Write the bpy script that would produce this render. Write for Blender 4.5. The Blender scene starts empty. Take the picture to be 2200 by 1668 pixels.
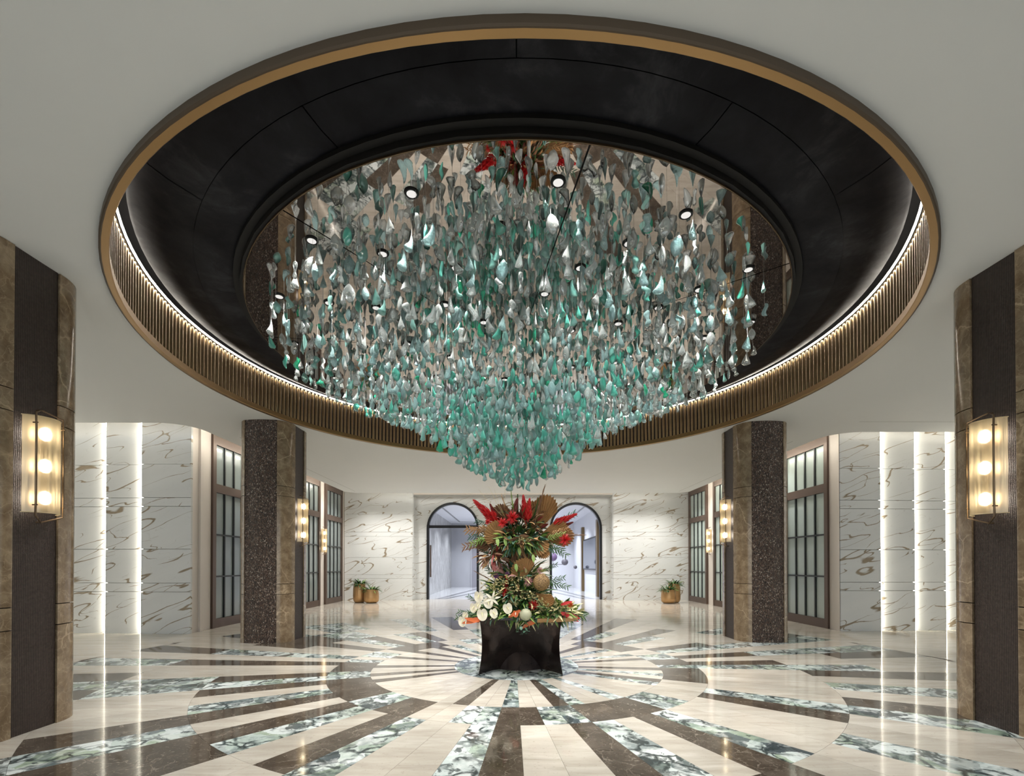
import bpy, math, random
from mathutils import Vector, Matrix
random.seed(7)
PI = math.pi
S = bpy.context.scene
COL = S.collection

# ---------------------------------------------------------------- camera, world, exposure
cam_d = bpy.data.cameras.new('camera'); cam = bpy.data.objects.new('camera', cam_d); COL.objects.link(cam)
S.camera = cam
F = 1015.0
cam_d.sensor_fit = 'HORIZONTAL'; cam_d.sensor_width = 36.0; cam_d.lens = 36.0 * F / 2200.0
PITCH = math.radians(0.5)
cam.location = (0, 0, 1.40); cam.rotation_euler = (PI/2 + PITCH, 0, 0)
cam_d.shift_y = (1214 - 834 - F*math.tan(PITCH)) / 2200.0
cam_d.clip_start = 0.05; cam_d.clip_end = 200
W = bpy.data.worlds.new('world'); S.world = W; W.use_nodes = True
bg = W.node_tree.nodes['Background']; bg.inputs[0].default_value = (0.80, 0.88, 0.92, 1); bg.inputs[1].default_value = 2.1
S.view_settings.view_transform = 'Standard'; S.view_settings.look = 'None'
S.view_settings.exposure = 0.14; S.view_settings.gamma = 1.0; S.view_settings.use_curve_mapping = False
S.cycles.max_bounces = 9; S.cycles.transparent_max_bounces = 18; S.cycles.diffuse_bounces = 4
S.cycles.glossy_bounces = 5; S.cycles.transmission_bounces = 8
S.cycles.sample_clamp_indirect = 4.0
S.cycles.caustics_reflective = False; S.cycles.caustics_refractive = False
DOWN_W = 75.0       # watts of each downlight
CX, CY = 0.06, 6.6  # centre of the round hall

# ---------------------------------------------------------------- helpers
def tag(o, label=None, cat=None, group=None, kind=None):
    if label: o['label'] = label
    if cat: o['category'] = cat
    if group: o['group'] = group
    if kind: o['kind'] = kind
    return o
def empty(name, loc, label=None, cat=None, group=None, rz=0.0, kind=None):
    o = bpy.data.objects.new(name, None); COL.objects.link(o); o.location = loc; o.rotation_euler = (0, 0, rz)
    o.empty_display_size = 0.1
    return tag(o, label, cat, group, kind)
class MB:
    def __init__(s): s.v = []; s.f = []; s.m = []
    def add(s, vs, fs, mi=0):
        b = len(s.v); s.v += [tuple(p) for p in vs]; s.f += [tuple(b+i for i in f) for f in fs]; s.m += [mi]*len(fs)
    def box(s, x0, y0, z0, x1, y1, z1, mi=0, b=0.0):
        if b > 0:
            return s.bbox(x0, y0, z0, x1, y1, z1, b, mi)
        v = [(x0,y0,z0),(x1,y0,z0),(x1,y1,z0),(x0,y1,z0),(x0,y0,z1),(x1,y0,z1),(x1,y1,z1),(x0,y1,z1)]
        s.add(v, [(0,3,2,1),(4,5,6,7),(0,1,5,4),(1,2,6,5),(2,3,7,6),(3,0,4,7)], mi)
    def bbox(s, x0, y0, z0, x1, y1, z1, b, mi=0):   # box with chamfered vertical profile
        P = [(x0+b,y0),(x1-b,y0),(x1,y0+b),(x1,y1-b),(x1-b,y1),(x0+b,y1),(x0,y1-b),(x0,y0+b)]
        s.prism(P, z0, z1, mi)
    def prism(s, P, z0, z1, mi=0):
        n = len(P); v = [(p[0],p[1],z0) for p in P] + [(p[0],p[1],z1) for p in P]
        s.add(v, [tuple(range(n-1,-1,-1)), tuple(range(n,2*n))] + [(i,(i+1)%n,n+(i+1)%n,n+i) for i in range(n)], mi)
    def tube(s, pts, r, n=8, mi=0, cap=True, rs=None):
        pts = [Vector(p) for p in pts]; rings = []
        t0 = (pts[1]-pts[0]).normalized(); up = Vector((0,0,1)) if abs(t0.z) < 0.9 else Vector((1,0,0))
        u = t0.cross(up).normalized()
        for i, p in enumerate(pts):
            t = (pts[min(i+1,len(pts)-1)] - pts[max(i-1,0)]).normalized()
            u = (u - t*u.dot(t)).normalized(); w = t.cross(u)
            rr = rs[i] if rs else r
            rings.append([p + (u*math.cos(2*PI*k/n) + w*math.sin(2*PI*k/n))*rr for k in range(n)])
        v = [q for R in rings for q in R]; f = []
        for i in range(len(pts)-1):
            for k in range(n):
                f.append((i*n+k, i*n+(k+1)%n, (i+1)*n+(k+1)%n, (i+1)*n+k))
        if cap: f += [tuple(range(n-1,-1,-1)), tuple((len(pts)-1)*n+k for k in range(n))]
        s.add(v, f, mi)
    def lathe(s, prof, n=24, c=(0,0,0), mi=0, a0=0.0, a1=2*PI, sx=1.0, sy=1.0):
        full = abs(a1-a0-2*PI) < 1e-6; m = n if full else n+1; v = []; f = []
        for r, z in prof:
            for k in range(m):
                a = a0 + (a1-a0)*k/n; v.append((c[0]+r*math.cos(a)*sx, c[1]+r*math.sin(a)*sy, c[2]+z))
        for i in range(len(prof)-1):
            for k in range(n):
                k2 = (k+1) % m; f.append((i*m+k, i*m+k2, (i+1)*m+k2, (i+1)*m+k))
        s.add(v, f, mi)
    def mesh(s, name, mats, smooth=False):
        me = bpy.data.meshes.new(name); me.from_pydata(s.v, [], s.f); me.validate()
        if not isinstance(mats, (list, tuple)): mats = [mats]
        for m in mats: me.materials.append(m)
        if len(mats) > 1 and len(me.polygons) == len(s.m): me.polygons.foreach_set('material_index', s.m)
        if smooth:
            me.polygons.foreach_set('use_smooth', [True]*len(me.polygons))
            try: me.set_sharp_from_angle(angle=math.radians(40 if smooth is True else smooth))
            except Exception: pass
        me.update(); return me
    def build(s, name, mats, parent=None, smooth=False, loc=None):
        o = bpy.data.objects.new(name, s.mesh(name, mats, smooth)); COL.objects.link(o)
        if parent: o.parent = parent
        if loc: o.location = loc
        return o
def inst(me, name, parent=None, M=None):
    o = bpy.data.objects.new(name, me); COL.objects.link(o)
    if parent: o.parent = parent
    if M is not None: o.matrix_local = M
    return o
def copy_tree(o, parent=None):
    c = o.copy(); COL.objects.link(c); c.parent = parent
    for ch in list(KIDS.get(o.name, [])): copy_tree(ch, c)
    return c
KIDS = {}
def index_children():
    KIDS.clear()
    for o in bpy.data.objects:
        if o.parent: KIDS.setdefault(o.parent.name, []).append(o)

# ---------------------------------------------------------------- materials
def mat(name, col=(.5,.5,.5), rough=.5, metal=0.0, emit=None, es=0.0, **kw):
    m = bpy.data.materials.new(name); m.use_nodes = True; b = m.node_tree.nodes['Principled BSDF']
    b.inputs['Base Color'].default_value = (*col, 1); b.inputs['Roughness'].default_value = rough
    b.inputs['Metallic'].default_value = metal
    if emit: b.inputs['Emission Color'].default_value = (*emit, 1); b.inputs['Emission Strength'].default_value = es
    for k, v in kw.items(): b.inputs[k].default_value = v
    return m
class NT:
    def __init__(s, m): s.t = m.node_tree; s.n = s.t.nodes; s.b = s.n['Principled BSDF']
    def new(s, ty, **kw):
        n = s.n.new(ty)
        for k, v in kw.items(): setattr(n, k, v)
        return n
    def link(s, a, b): s.t.links.new(a, b)
    def coord(s, scale=(1,1,1), rot=(0,0,0), rnd=0.0, kind='Object'):
        tc = s.new('ShaderNodeTexCoord'); mp = s.new('ShaderNodeMapping'); s.link(tc.outputs[kind], mp.inputs[0])
        mp.inputs['Scale'].default_value = scale; mp.inputs['Rotation'].default_value = rot
        out = mp.outputs[0]
        if rnd:
            oi = s.new('ShaderNodeObjectInfo'); mm = s.new('ShaderNodeMath', operation='MULTIPLY'); mm.inputs[1].default_value = rnd
            s.link(oi.outputs['Random'], mm.inputs[0])
            ad = s.new('ShaderNodeVectorMath', operation='ADD'); s.link(out, ad.inputs[0])
            cb = s.new('ShaderNodeCombineXYZ'); s.link(mm.outputs[0], cb.inputs[2]); s.link(mm.outputs[0], cb.inputs[0])
            s.link(cb.outputs[0], ad.inputs[1]); out = ad.outputs[0]
        return out
    def noise(s, vec, scale, detail=4, rough=.5, dist=0.0):
        n = s.new('ShaderNodeTexNoise'); s.link(vec, n.inputs['Vector']); n.inputs['Scale'].default_value = scale
        n.inputs['Detail'].default_value = detail; n.inputs['Roughness'].default_value = rough; n.inputs['Distortion'].default_value = dist
        return n.outputs[0]
    def voro(s, vec, scale, feature='F1', rnd=1.0):
        n = s.new('ShaderNodeTexVoronoi', feature=feature); s.link(vec, n.inputs['Vector']); n.inputs['Scale'].default_value = scale
        n.inputs['Randomness'].default_value = rnd
        return n
    def ramp(s, fac, stops, interp='LINEAR'):
        r = s.new('ShaderNodeValToRGB'); s.link(fac, r.inputs[0]); e = r.color_ramp.elements; r.color_ramp.interpolation = interp
        while len(e) < len(stops): e.new(0.5)
        for el, (p, c) in zip(e, stops): el.position = p; el.color = (*c, 1) if len(c) == 3 else c
        return r.outputs[0]
    def mix(s, fac, a, b, blend='MIX'):
        m = s.new('ShaderNodeMix', data_type='RGBA', blend_type=blend)
        for sock, val in ((m.inputs[0], fac), (m.inputs[6], a), (m.inputs[7], b)):
            if isinstance(val, bpy.types.NodeSocket): s.link(val, sock)
            elif isinstance(val, (int, float)): sock.default_value = val
            else: sock.default_value = (*val, 1)
        return m.outputs[2]
    def math(s, op, a, b=None, c=None):
        m = s.new('ShaderNodeMath', operation=op)
        for i, v in enumerate((a, b, c)):
            if v is None: continue
            if isinstance(v, bpy.types.NodeSocket): s.link(v, m.inputs[i])
            else: m.inputs[i].default_value = v
        return m.outputs[0]
    def warp(s, vec, scale, amt, detail=3):
        n = s.new('ShaderNodeTexNoise'); s.link(vec, n.inputs['Vector']); n.inputs['Scale'].default_value = scale; n.inputs['Detail'].default_value = detail
        a = s.new('ShaderNodeVectorMath', operation='MULTIPLY_ADD'); s.link(n.outputs[1], a.inputs[0]); a.inputs[1].default_value = (amt,)*3
        s.link(vec, a.inputs[2]); return a.outputs[0]
    def color(s, c): s.link(c, s.b.inputs['Base Color'])
    def bump(s, h, strength=.2, dist=.01):
        b = s.new('ShaderNodeBump'); b.inputs['Strength'].default_value = strength; b.inputs['Distance'].default_value = dist
        s.link(h, b.inputs['Height']); s.link(b.outputs[0], s.b.inputs['Normal'])

def plaster(name, col, rough=.6):
    m = mat(name, col, rough); t = NT(m); v = t.coord()
    n = t.noise(v, 1.2, 3); t.color(t.mix(t.math('MULTIPLY', n, .35), col, tuple(c*.9 for c in col)))
    t.bump(t.noise(v, 60, 3), .04, .002); return m
M_ceil = plaster('white plaster', (.72,.73,.72), .62)
M_cove = plaster('cove plaster', (.80,.76,.70), .7)
M_pil = plaster('pale plaster', (.70,.645,.60), .55)

def marble_beige():
    m = mat('cream travertine', rough=.07); t = NT(m)
    v = t.coord((1,1,1), rnd=37.0); vs = t.coord((.55,3.4,1), rnd=37.0)
    w = t.warp(vs, 1.3, .9); n = t.noise(w, 2.6, 8, .62); n2 = t.noise(v, 9, 6, .6)
    c = t.ramp(n, [(.28,(.42,.385,.33)), (.46,(.54,.505,.45)), (.60,(.60,.57,.515)), (.78,(.70,.68,.64))])
    c = t.mix(t.math('MULTIPLY', n2, .35), c, (.43,.37,.29))
    oi = t.new('ShaderNodeObjectInfo'); tone = t.ramp(oi.outputs['Random'], [(0,(.88,.875,.86)), (1,(1.06,1.055,1.05))])
    c = t.mix(1.0, c, tone, 'MULTIPLY')
    pits = t.ramp(t.noise(v, 38, 5, .7), [(.30,(.55,.5,.42)), (.40,(1,1,1))]); c = t.mix(.5, c, pits, 'MULTIPLY')
    t.color(c); m_r = t.ramp(n2, [(.3,(.05,)*3), (.7,(.10,)*3)]); t.link(m_r, t.b.inputs['Roughness']); return m
def marble_dark():
    m = mat('dark brown marble', rough=.07); t = NT(m); v = t.coord((1,1,1), rnd=51.0); w = t.warp(v, 2.2, .35, 5)
    n = t.noise(w, 3.5, 8, .62)
    c = t.ramp(n, [(.3,(.040,.030,.022)), (.5,(.078,.062,.048)), (.72,(.135,.112,.09))])
    ve = t.voro(t.warp(v, 4, .45, 6), 3.6, 'DISTANCE_TO_EDGE').outputs['Distance']
    gate = t.ramp(t.noise(v, 3.1, 3), [(.42,(0,0,0)), (.58,(1,1,1))])
    k = t.math('MULTIPLY', t.ramp(ve, [(0,(.5,)*3), (.018,(0,)*3)]), gate)
    sp = t.ramp(t.noise(w, 34, 6, .75), [(.57,(0,0,0)), (.70,(.6,.6,.6))])
    k = t.math('MAXIMUM', k, sp)
    t.color(t.mix(k, c, (.42,.37,.31))); return m
def marble_green():
    m = mat('green and white marble', rough=.06); t = NT(m); v = t.coord((1,1,1), rnd=77.0); w = t.warp(v, 2.3, .42, 5)
    vo = t.voro(w, 3.6); cell = t.new('ShaderNodeSeparateColor'); t.link(vo.outputs['Color'], cell.inputs[0])
    base = t.ramp(cell.outputs[0], [(0,(.68,.74,.74)), (.36,(.55,.63,.62)), (.50,(.30,.40,.31)), (.60,(.62,.69,.67)), (.74,(.11,.14,.15)), (.86,(.36,.45,.34)), (.95,(.07,.09,.10))])
    n = t.noise(w, 7, 7, .65)
    base = t.mix(t.ramp(n, [(.47,(0,0,0)), (.66,(.7,.7,.7))]), base, (.78,.82,.81))
    ve = t.voro(t.warp(v, 3.4, .5, 6), 4.4, 'DISTANCE_TO_EDGE').outputs['Distance']
    k1 = t.ramp(ve, [(0,(1,)*3), (.05,(.85,)*3), (.12,(0,)*3)])
    k1 = t.math('MULTIPLY', k1, t.ramp(t.noise(v, 4.3, 4), [(.40,(0,0,0)), (.55,(1,1,1))]))
    wv = t.ramp(t.noise(t.warp(t.coord((1,1,1), rnd=19.), 1.7, 1.0, 5), 6.5, 5, .6), [(.565,(0,0,0)), (.62,(.85,)*3)])
    k = t.math('MAXIMUM', k1, wv)
    dk = t.ramp(t.noise(t.warp(v, 1.6, .9, 4), 3.0, 5, .6), [(.52,(0,0,0)), (.60,(.62,.62,.62))]); base = t.mix(dk, base, (.10,.14,.15)); t.color(t.mix(k, base, (.030,.045,.048))); return m
M_beige, M_dark, M_green = marble_beige(), marble_dark(), marble_green()

def marble_wall():
    m = mat('white marble with bronze veins', rough=.22); t = NT(m); tc = t.new('ShaderNodeTexCoord')
    geo = t.new('ShaderNodeNewGeometry'); mp = t.new('ShaderNodeMapping'); t.link(geo.outputs['Position'], mp.inputs[0])
    oi = t.new('ShaderNodeObjectInfo'); mm = t.math('MULTIPLY', oi.outputs['Random'], 90.0)
    mp.inputs['Rotation'].default_value = (0, .36, 0); m2_ = t.new('ShaderNodeMapping'); t.link(mp.outputs[0], m2_.inputs[0]); m2_.inputs['Scale'].default_value = (.62, .62, 2.7)
    cb = t.new('ShaderNodeCombineXYZ'); t.link(mm, cb.inputs[1])
    ad = t.new('ShaderNodeVectorMath', operation='ADD'); t.link(m2_.outputs[0], ad.inputs[0]); t.link(cb.outputs[0], ad.inputs[1]); v = ad.outputs[0]
    w = t.warp(v, 2.6, .14, 5)
    def vein(scale, wlo, whi, off):
        o2 = t.new('ShaderNodeVectorMath', operation='ADD'); t.link(w, o2.inputs[0]); o2.inputs[1].default_value = (off,)*3
        d = t.math('ABSOLUTE', t.math('SUBTRACT', t.noise(o2.outputs[0], scale, 1.2, .4), .5))
        g = t.ramp(t.noise(o2.outputs[0], scale*1.15, 2), [(.44,(0,0,0)), (.60,(1,1,1))])
        wd = t.math('MULTIPLY_ADD', g, whi-wlo, wlo)
        return t.math('MULTIPLY', t.math('SUBTRACT', 1.0, t.math('SMOOTH_MIN', t.math('DIVIDE', d, wd), 1.0, .15)), t.ramp(g, [(.05,(0,)*3), (.35,(1,)*3)]))
    k = t.math('MULTIPLY', t.math('MAXIMUM', vein(1.05, .001, .017, 0), vein(1.35, .001, .010, 13.7)), 1.7)
    k = t.math('MINIMUM', k, 1.0)
    fine = t.math('MULTIPLY', vein(2.6, .001, .006, 31.0), .35)
    base = t.mix(t.noise(v, 1.0, 4), (.70,.71,.70), (.60,.61,.61))
    vc = t.mix(t.noise(v, 14, 4), (.20,.155,.10), (.34,.28,.21))
    c = t.mix(k, base, vc); t.color(t.mix(fine, c, (.40,.38,.36))); return m
M_wall = marble_wall()

def stone_brown():
    m = mat('brown column marble', rough=.16); t = NT(m); v = t.coord((1,1,1), rnd=23.0); w = t.warp(v, 3, .3, 5)
    c = t.ramp(t.noise(w, 7, 9, .68), [(.3,(.12,.080,.045)), (.5,(.205,.145,.088)), (.72,(.31,.235,.15))])
    ve = t.voro(t.warp(v, 2.2, .5, 5), 1.9, 'DISTANCE_TO_EDGE').outputs['Distance']
    k = t.math('MULTIPLY', t.ramp(ve, [(0,(.8,)*3), (.02,(0,)*3)]), t.ramp(t.noise(v, 1.9, 3), [(.47,(0,0,0)), (.6,(1,1,1))]))
    f = t.ramp(t.voro(t.warp(v, 6, .3, 4), 7, 'DISTANCE_TO_EDGE').outputs['Distance'], [(0,(.35,)*3), (.03,(0,)*3)])
    t.color(t.mix(t.math('MAXIMUM', k, f), c, (.46,.35,.23))); return m
M_stone = stone_brown()
def mosaic():
    m = mat('dark shell mosaic', rough=.22); t = NT(m); v = t.coord((1,1,.55)); vo = t.voro(v, 100)
    sp = t.new('ShaderNodeSeparateColor'); t.link(vo.outputs['Color'], sp.inputs[0])
    c = t.ramp(sp.outputs[0], [(0,(.012,.008,.007)), (.45,(.045,.026,.02)), (.74,(.10,.058,.04)), (.93,(.20,.145,.11)), (.992,(.5,.44,.38))])
    t.color(c); t.bump(vo.outputs['Distance'], .9, .012)
    t.link(t.ramp(sp.outputs[1], [(0,(.12,)*3), (1,(.55,)*3)]), t.b.inputs['Roughness']); return m
M_mosaic = mosaic()
def weave():
    m = mat('woven bronze fabric', (.05,.035,.03), .42, .35); t = NT(m); v = t.coord()
    wv = t.new('ShaderNodeTexWave'); t.link(v, wv.inputs[0]); wv.inputs['Scale'].default_value = 22; wv.bands_direction = 'Y'; wv.inputs['Distortion'].default_value = 1.2
    w2 = t.new('ShaderNodeTexWave'); t.link(v, w2.inputs[0]); w2.inputs['Scale'].default_value = 30; w2.bands_direction = 'Z'; w2.inputs['Distortion'].default_value = .8
    k = t.math('MULTIPLY', wv.outputs[1], w2.outputs[1]); n = t.noise(v, 40, 4)
    c = t.ramp(t.math('MULTIPLY_ADD', n, .5, t.math('MULTIPLY', k, .6)), [(.2,(.022,.015,.013)), (.55,(.06,.042,.035)), (.9,(.15,.115,.10))])
    t.color(c); t.bump(k, .5, .006); return m
M_weave = weave()
M_bronze = mat('dark bronze', (.17,.115,.07), .38, .75)
M_rim = mat('bronze rim', (.38,.24,.11), .38, .9)
def flute_m():
    m = mat('gilded bronze', (.40,.265,.135), .30, .85); t = NT(m); v = t.coord(); t.color(t.mix(t.noise(v, 9, 3), (.34,.23,.12), (.47,.33,.18))); return m
M_flute = flute_m()
def black_m():
    m = mat('black polished plaster', (.02,.021,.026), .42, 0.0, **{'Specular IOR Level': .13}); t = NT(m); v = t.coord((1,1,1)); w = t.warp(v, .9, .8)
    n = t.noise(w, 1.6, 8, .68)
    t.color(t.ramp(n, [(.35,(.006,.006,.009)), (.55,(.012,.013,.018)), (.75,(.045,.047,.058))]))
    t.link(t.ramp(n, [(.35,(.62,)*3), (.7,(.42,)*3)]), t.b.inputs['Roughness']); return m
M_black = black_m()
M_gap = mat('shadow gap black', (.008,.008,.009), .8)
M_mirror = mat('smoked mirror', (.42,.39,.37), .015, 1.0)
M_brown = mat('bronze brown joinery', (.105,.072,.058), .38, .35)
M_mull = mat('black steel mullion', (.018,.022,.024), .35, .4)
M_pane = mat('frosted glass', (.42,.50,.48), .16, 0.0, **{'Specular IOR Level': .7})
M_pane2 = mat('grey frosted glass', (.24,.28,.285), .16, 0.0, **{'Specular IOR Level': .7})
M_archf = mat('black steel arch', (.012,.012,.014), .35, .5)
M_grout = mat('grout', (.26,.22,.18), .7)
M_table = mat('dark bronze table', (.030,.020,.017), .22, .55)
def table_m():
    t = NT(M_table); v = t.coord(); w = t.warp(v, 2, .4); t.color(t.ramp(t.noise(w, 3, 6), [(.3,(.018,.012,.012)), (.6,(.045,.030,.026)), (.8,(.10,.065,.05))]))
    t.link(t.ramp(t.noise(v, 5, 4), [(.3,(.12,)*3), (.7,(.34,)*3)]), t.b.inputs['Roughness'])
table_m()
M_pot = mat('brushed brass pot', (.52,.31,.14), .33, .75)
def pot_m():
    t = NT(M_pot); v = t.coord((1,1,14)); t.color(t.mix(t.noise(v, 6, 5), (.40,.22,.09), (.62,.39,.19))); t.bump(t.noise(v, 12, 3), .15, .004)
pot_m()
def emis(name, col, s):
    m = bpy.data.materials.new(name); m.use_nodes = True; t = m.node_tree; t.nodes.clear()
    e = t.nodes.new('ShaderNodeEmission'); e.inputs[0].default_value = (*col, 1); e.inputs[1].default_value = s
    o = t.nodes.new('ShaderNodeOutputMaterial'); t.links.new(e.outputs[0], o.inputs[0]); return m
M_led = emis('warm led', (1,.92,.76), 40)
M_ledv = emis('warm vertical led', (1,.93,.76), 30)
M_ledr = emis('neutral led', (1,.92,.80), 26)
M_bulb = emis('lamp bulb', (1,.92,.80), 42)
M_spot = emis('downlight lens', (1,.97,.92), .8)
M_cool = emis('cool led', (.86,.92,1), 10)

def glassy(name, col, trans, gloss_r=.06, diff=.3, bumps=14.0):
    m = bpy.data.materials.new(name); m.use_nodes = True; t = m.node_tree; t.nodes.clear(); N = t.nodes.new; L = t.links.new
    out = N('ShaderNodeOutputMaterial'); tr = N('ShaderNodeBsdfTransparent'); tr.inputs[0].default_value = (*[.35+.65*c for c in col], 1)
    tl = N('ShaderNodeBsdfTranslucent'); tl.inputs[0].default_value = (*col, 1)
    df = N('ShaderNodeBsdfDiffuse'); df.inputs[0].default_value = (*col, 1)
    md = N('ShaderNodeMixShader'); md.inputs[0].default_value = .38; L(tl.outputs[0], md.inputs[1]); L(df.outputs[0], md.inputs[2])
    lw = N('ShaderNodeLayerWeight'); lw.inputs[0].default_value = .45
    rp = N('ShaderNodeMapRange'); L(lw.outputs['Facing'], rp.inputs[0]); rp.inputs[1].default_value = .1; rp.inputs[2].default_value = .95
    rp.inputs[3].default_value = 1-trans; rp.inputs[4].default_value = min(1, 1-trans+.5)
    rf = N('ShaderNodeBsdfRefraction'); rf.inputs['Color'].default_value = (*[.45+.55*c for c in col], 1); rf.inputs['Roughness'].default_value = .03; rf.inputs['IOR'].default_value = 1.35
    mt = N('ShaderNodeMixShader'); mt.inputs[0].default_value = .45; L(tr.outputs[0], mt.inputs[1]); L(rf.outputs[0], mt.inputs[2])
    m1 = N('ShaderNodeMixShader'); L(rp.outputs[0], m1.inputs[0]); L(mt.outputs[0], m1.inputs[1]); L(md.outputs[0], m1.inputs[2])
    gl = N('ShaderNodeBsdfGlossy'); gl.inputs[0].default_value = (1,1,1,1); gl.inputs[1].default_value = gloss_r
    fr = N('ShaderNodeFresnel'); fr.inputs[0].default_value = 1.75
    m2 = N('ShaderNodeMixShader'); L(fr.outputs[0], m2.inputs[0]); L(m1.outputs[0], m2.inputs[1]); L(gl.outputs[0], m2.inputs[2])
    tc = N('ShaderNodeTexCoord'); nz = N('ShaderNodeTexNoise'); L(tc.outputs['Object'], nz.inputs[0]); nz.inputs['Scale'].default_value = bumps
    bp = N('ShaderNodeBump'); bp.inputs['Strength'].default_value = .55; bp.inputs['Distance'].default_value = .02
    L(nz.outputs[0], bp.inputs['Height'])
    for n in (gl, df, tl, fr, rf): L(bp.outputs[0], n.inputs['Normal'])
    L(m2.outputs[0], out.inputs[0]); return m
GLASS = [glassy('clear glass', (.88,.94,.93), .74), glassy('pale blue glass', (.58,.86,.87), .54, bumps=60),
         glassy('sea green glass', (.20,.80,.66), .40), glassy('grey green glass', (.40,.76,.70), .46), glassy('emerald glass', (.05,.66,.40), .34)]

# ---------------------------------------------------------------- floor
floor = MB(); floor.add([(-13,-6,-.006),(13,-6,-.006),(13,32,-.006),(-13,32,-.006)], [(0,1,2,3)])
floor.add([(-13,-6,-.15),(13,-6,-.15),(13,32,-.15),(-13,32,-.15)], [(3,2,1,0)])
floor = tag(floor.build('floor', M_grout), kind='structure')
RR = [0.86, 1.95, 2.47, 3.78, 4.86, 6.33]
def rng(a, b): return range(a, b)
pat = [dict() for _ in range(5)]      # ring -> wedge -> 'd' / 'g'
def put(r, s, *ks):
    for k in ks: pat[r][k % 72] = s
put(0,'d',-4,2,12,16,20,28,-28,-25,-22,-18,-15,-13, 33,-33); put(0,'g',-1,3,6,11,14,22,25,-30,31)
put(1,'d',-1,0,3,4,5,6,13,14,15,16,18,19,-7,-6,-10,-11,-12,-13,-14,-17,-18,-19,24,25,26,27,28,29,-25,-26,-27,-28,-29); put(1,'g',-3,-2,1,2,7,8,17,20,21,-9,-8,-16,-15,-22,-23,-20,32,33,-32,-33)
put(2,'d',-1,2,5,10,18,20,23,27,30,-6,-9,-11,-14,-16,-19,-24,-27,-30); put(2,'g',-2,3,6,11,17,22,26,29,-5,-8,-12,-15,-21,-26,-29,32,34,-34)
put(3,'d',-1,5,4,12,16,27,30,-9,-8,-11,-19,-24,-25,-23,-33); put(3,'g',-2,3,8,11,14,17,20,22,32,-5,-10,-16,-15,-21,-26,-27,-31)
put(4,'d',5,4,9,12,16,19,23,30,-9,-8,-15,-17,-21,-24,-33); put(4,'g',8,11,14,20,22,25,-10,-16,-19,-25,-27,-28,-31)
TM = {'d': M_dark, 'g': M_green, None: M_beige}
def tile_mesh(r0, r1, a0, a1, n=2):
    g0, g1 = .0010/r0, .0010/r1
    b = MB(); P = []
    for i in range(n+1):
        a = a0+g1 + (a1-a0-2*g1)*i/n; P.append((CX+(r1-.0010)*math.sin(a), CY-(r1-.0010)*math.cos(a)))
    for i in range(n, -1, -1):
        a = a0+g0 + (a1-a0-2*g0)*i/n; P.append((CX+(r0+.0010)*math.sin(a), CY-(r0+.0010)*math.cos(a)))
    b.prism(P, -.006, 0.0); return b
hidden = MB(); hid_ix = {'d':0,'g':1,None:2}
for ri in range(5):
    k = 0
    for k in range(72):
        a0, a1 = math.radians(5*k+.3), math.radians(5*k+5.3); am = (a0+a1)/2
        s = pat[ri].get(k)
        x, y = CX+RR[ri+1]*math.sin(am), CY-RR[ri+1]*math.cos(am)
        xm, ym = CX+RR[ri]*math.sin(am), CY-RR[ri]*math.cos(am)
        if (ym < 2.9 or (abs(xm) > 1.12*ym)) and ri >= 3:
            tb = tile_mesh(RR[ri], RR[ri+1], a0, a1); b0 = len(hidden.v); hidden.v += tb.v; hidden.f += [tuple(b0+i for i in f) for f in tb.f]; hidden.m += [hid_ix[s]]*len(tb.f)
            continue
        tile_mesh(RR[ri], RR[ri+1], a0, a1).build('tile', TM[s], floor)
tag(hidden.build('tile_field', [M_dark, M_green, M_beige], floor), kind='stuff')
disc = MB(); disc.prism([(CX+.858*math.cos(2*PI*i/48), CY+.858*math.sin(2*PI*i/48)) for i in range(48)], -.006, 0); disc.build('medallion', M_green, floor)
# outer cream paving: a field around the medallion, in large slabs
def slab_field(x0, x1, y0, y1, px, py):
    # slabs that lie wholly outside the circle are squares; those it cuts follow the arc
    out = []
    xs = [x0+(x1-x0)*i/px for i in range(px+1)]; ys = [y0+(y1-y0)*i/py for i in range(py+1)]
    R = RR[5]+.0010
    for i in range(px):
        for j in range(py):
            a, b_, c, d = xs[i]+.0015, xs[i+1]-.0015, ys[j]+.0015, ys[j+1]-.0015
            poly = [(a,c),(b_,c),(b_,d),(a,d)]
            sub = []
            for q in range(4):     # refine edges
                p0, p1 = poly[q], poly[(q+1)%4]
                for s in range(16): sub.append((p0[0]+(p1[0]-p0[0])*s/16, p0[1]+(p1[1]-p0[1])*s/16))
            dist = [math.hypot(p[0]-CX, p[1]-CY) for p in sub]
            if min(dist) >= R: out.append(poly); continue
            if max(dist) <= R: continue
            # split in thin strips along x for a correct cut
            n = 12
            for s in range(n):
                xa, xb = a+(b_-a)*s/n, a+(b_-a)*(s+1)/n
                def arc(x, sgn):
                    q = R*R-(x-CX)**2
                    return CY + sgn*math.sqrt(q) if q > 0 else None
                ya0, ya1 = arc(xa,-1), arc(xa,1); yb0, yb1 = arc(xb,-1), arc(xb,1)
                ya0 = CY if ya0 is None else ya0; ya1 = CY if ya1 is None else ya1; yb0 = CY if yb0 is None else yb0; yb1 = CY if yb1 is None else yb1
                if min(d, ya0) > c or min(d, yb0) > c:
                    P = [(xa,c),(xb,c),(xb,max(c,min(d,yb0))),(xa,max(c,min(d,ya0)))]; out.append(P)
                if max(c, ya1) < d or max(c, yb1) < d:
                    P = [(xa,min(d,max(c,ya1))),(xb,min(d,max(c,yb1))),(xb,d),(xa,d)]; out.append(P)
    return out
of = MB()
for P in slab_field(-12.9, 12.9, -5.4, 19.2, 17, 16):
    n = len(P); of.add([(p[0],p[1],0.0) for p in P], [tuple(range(n))])
tag(of.build('paving_field', M_beige, floor), kind='stuff')
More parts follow.
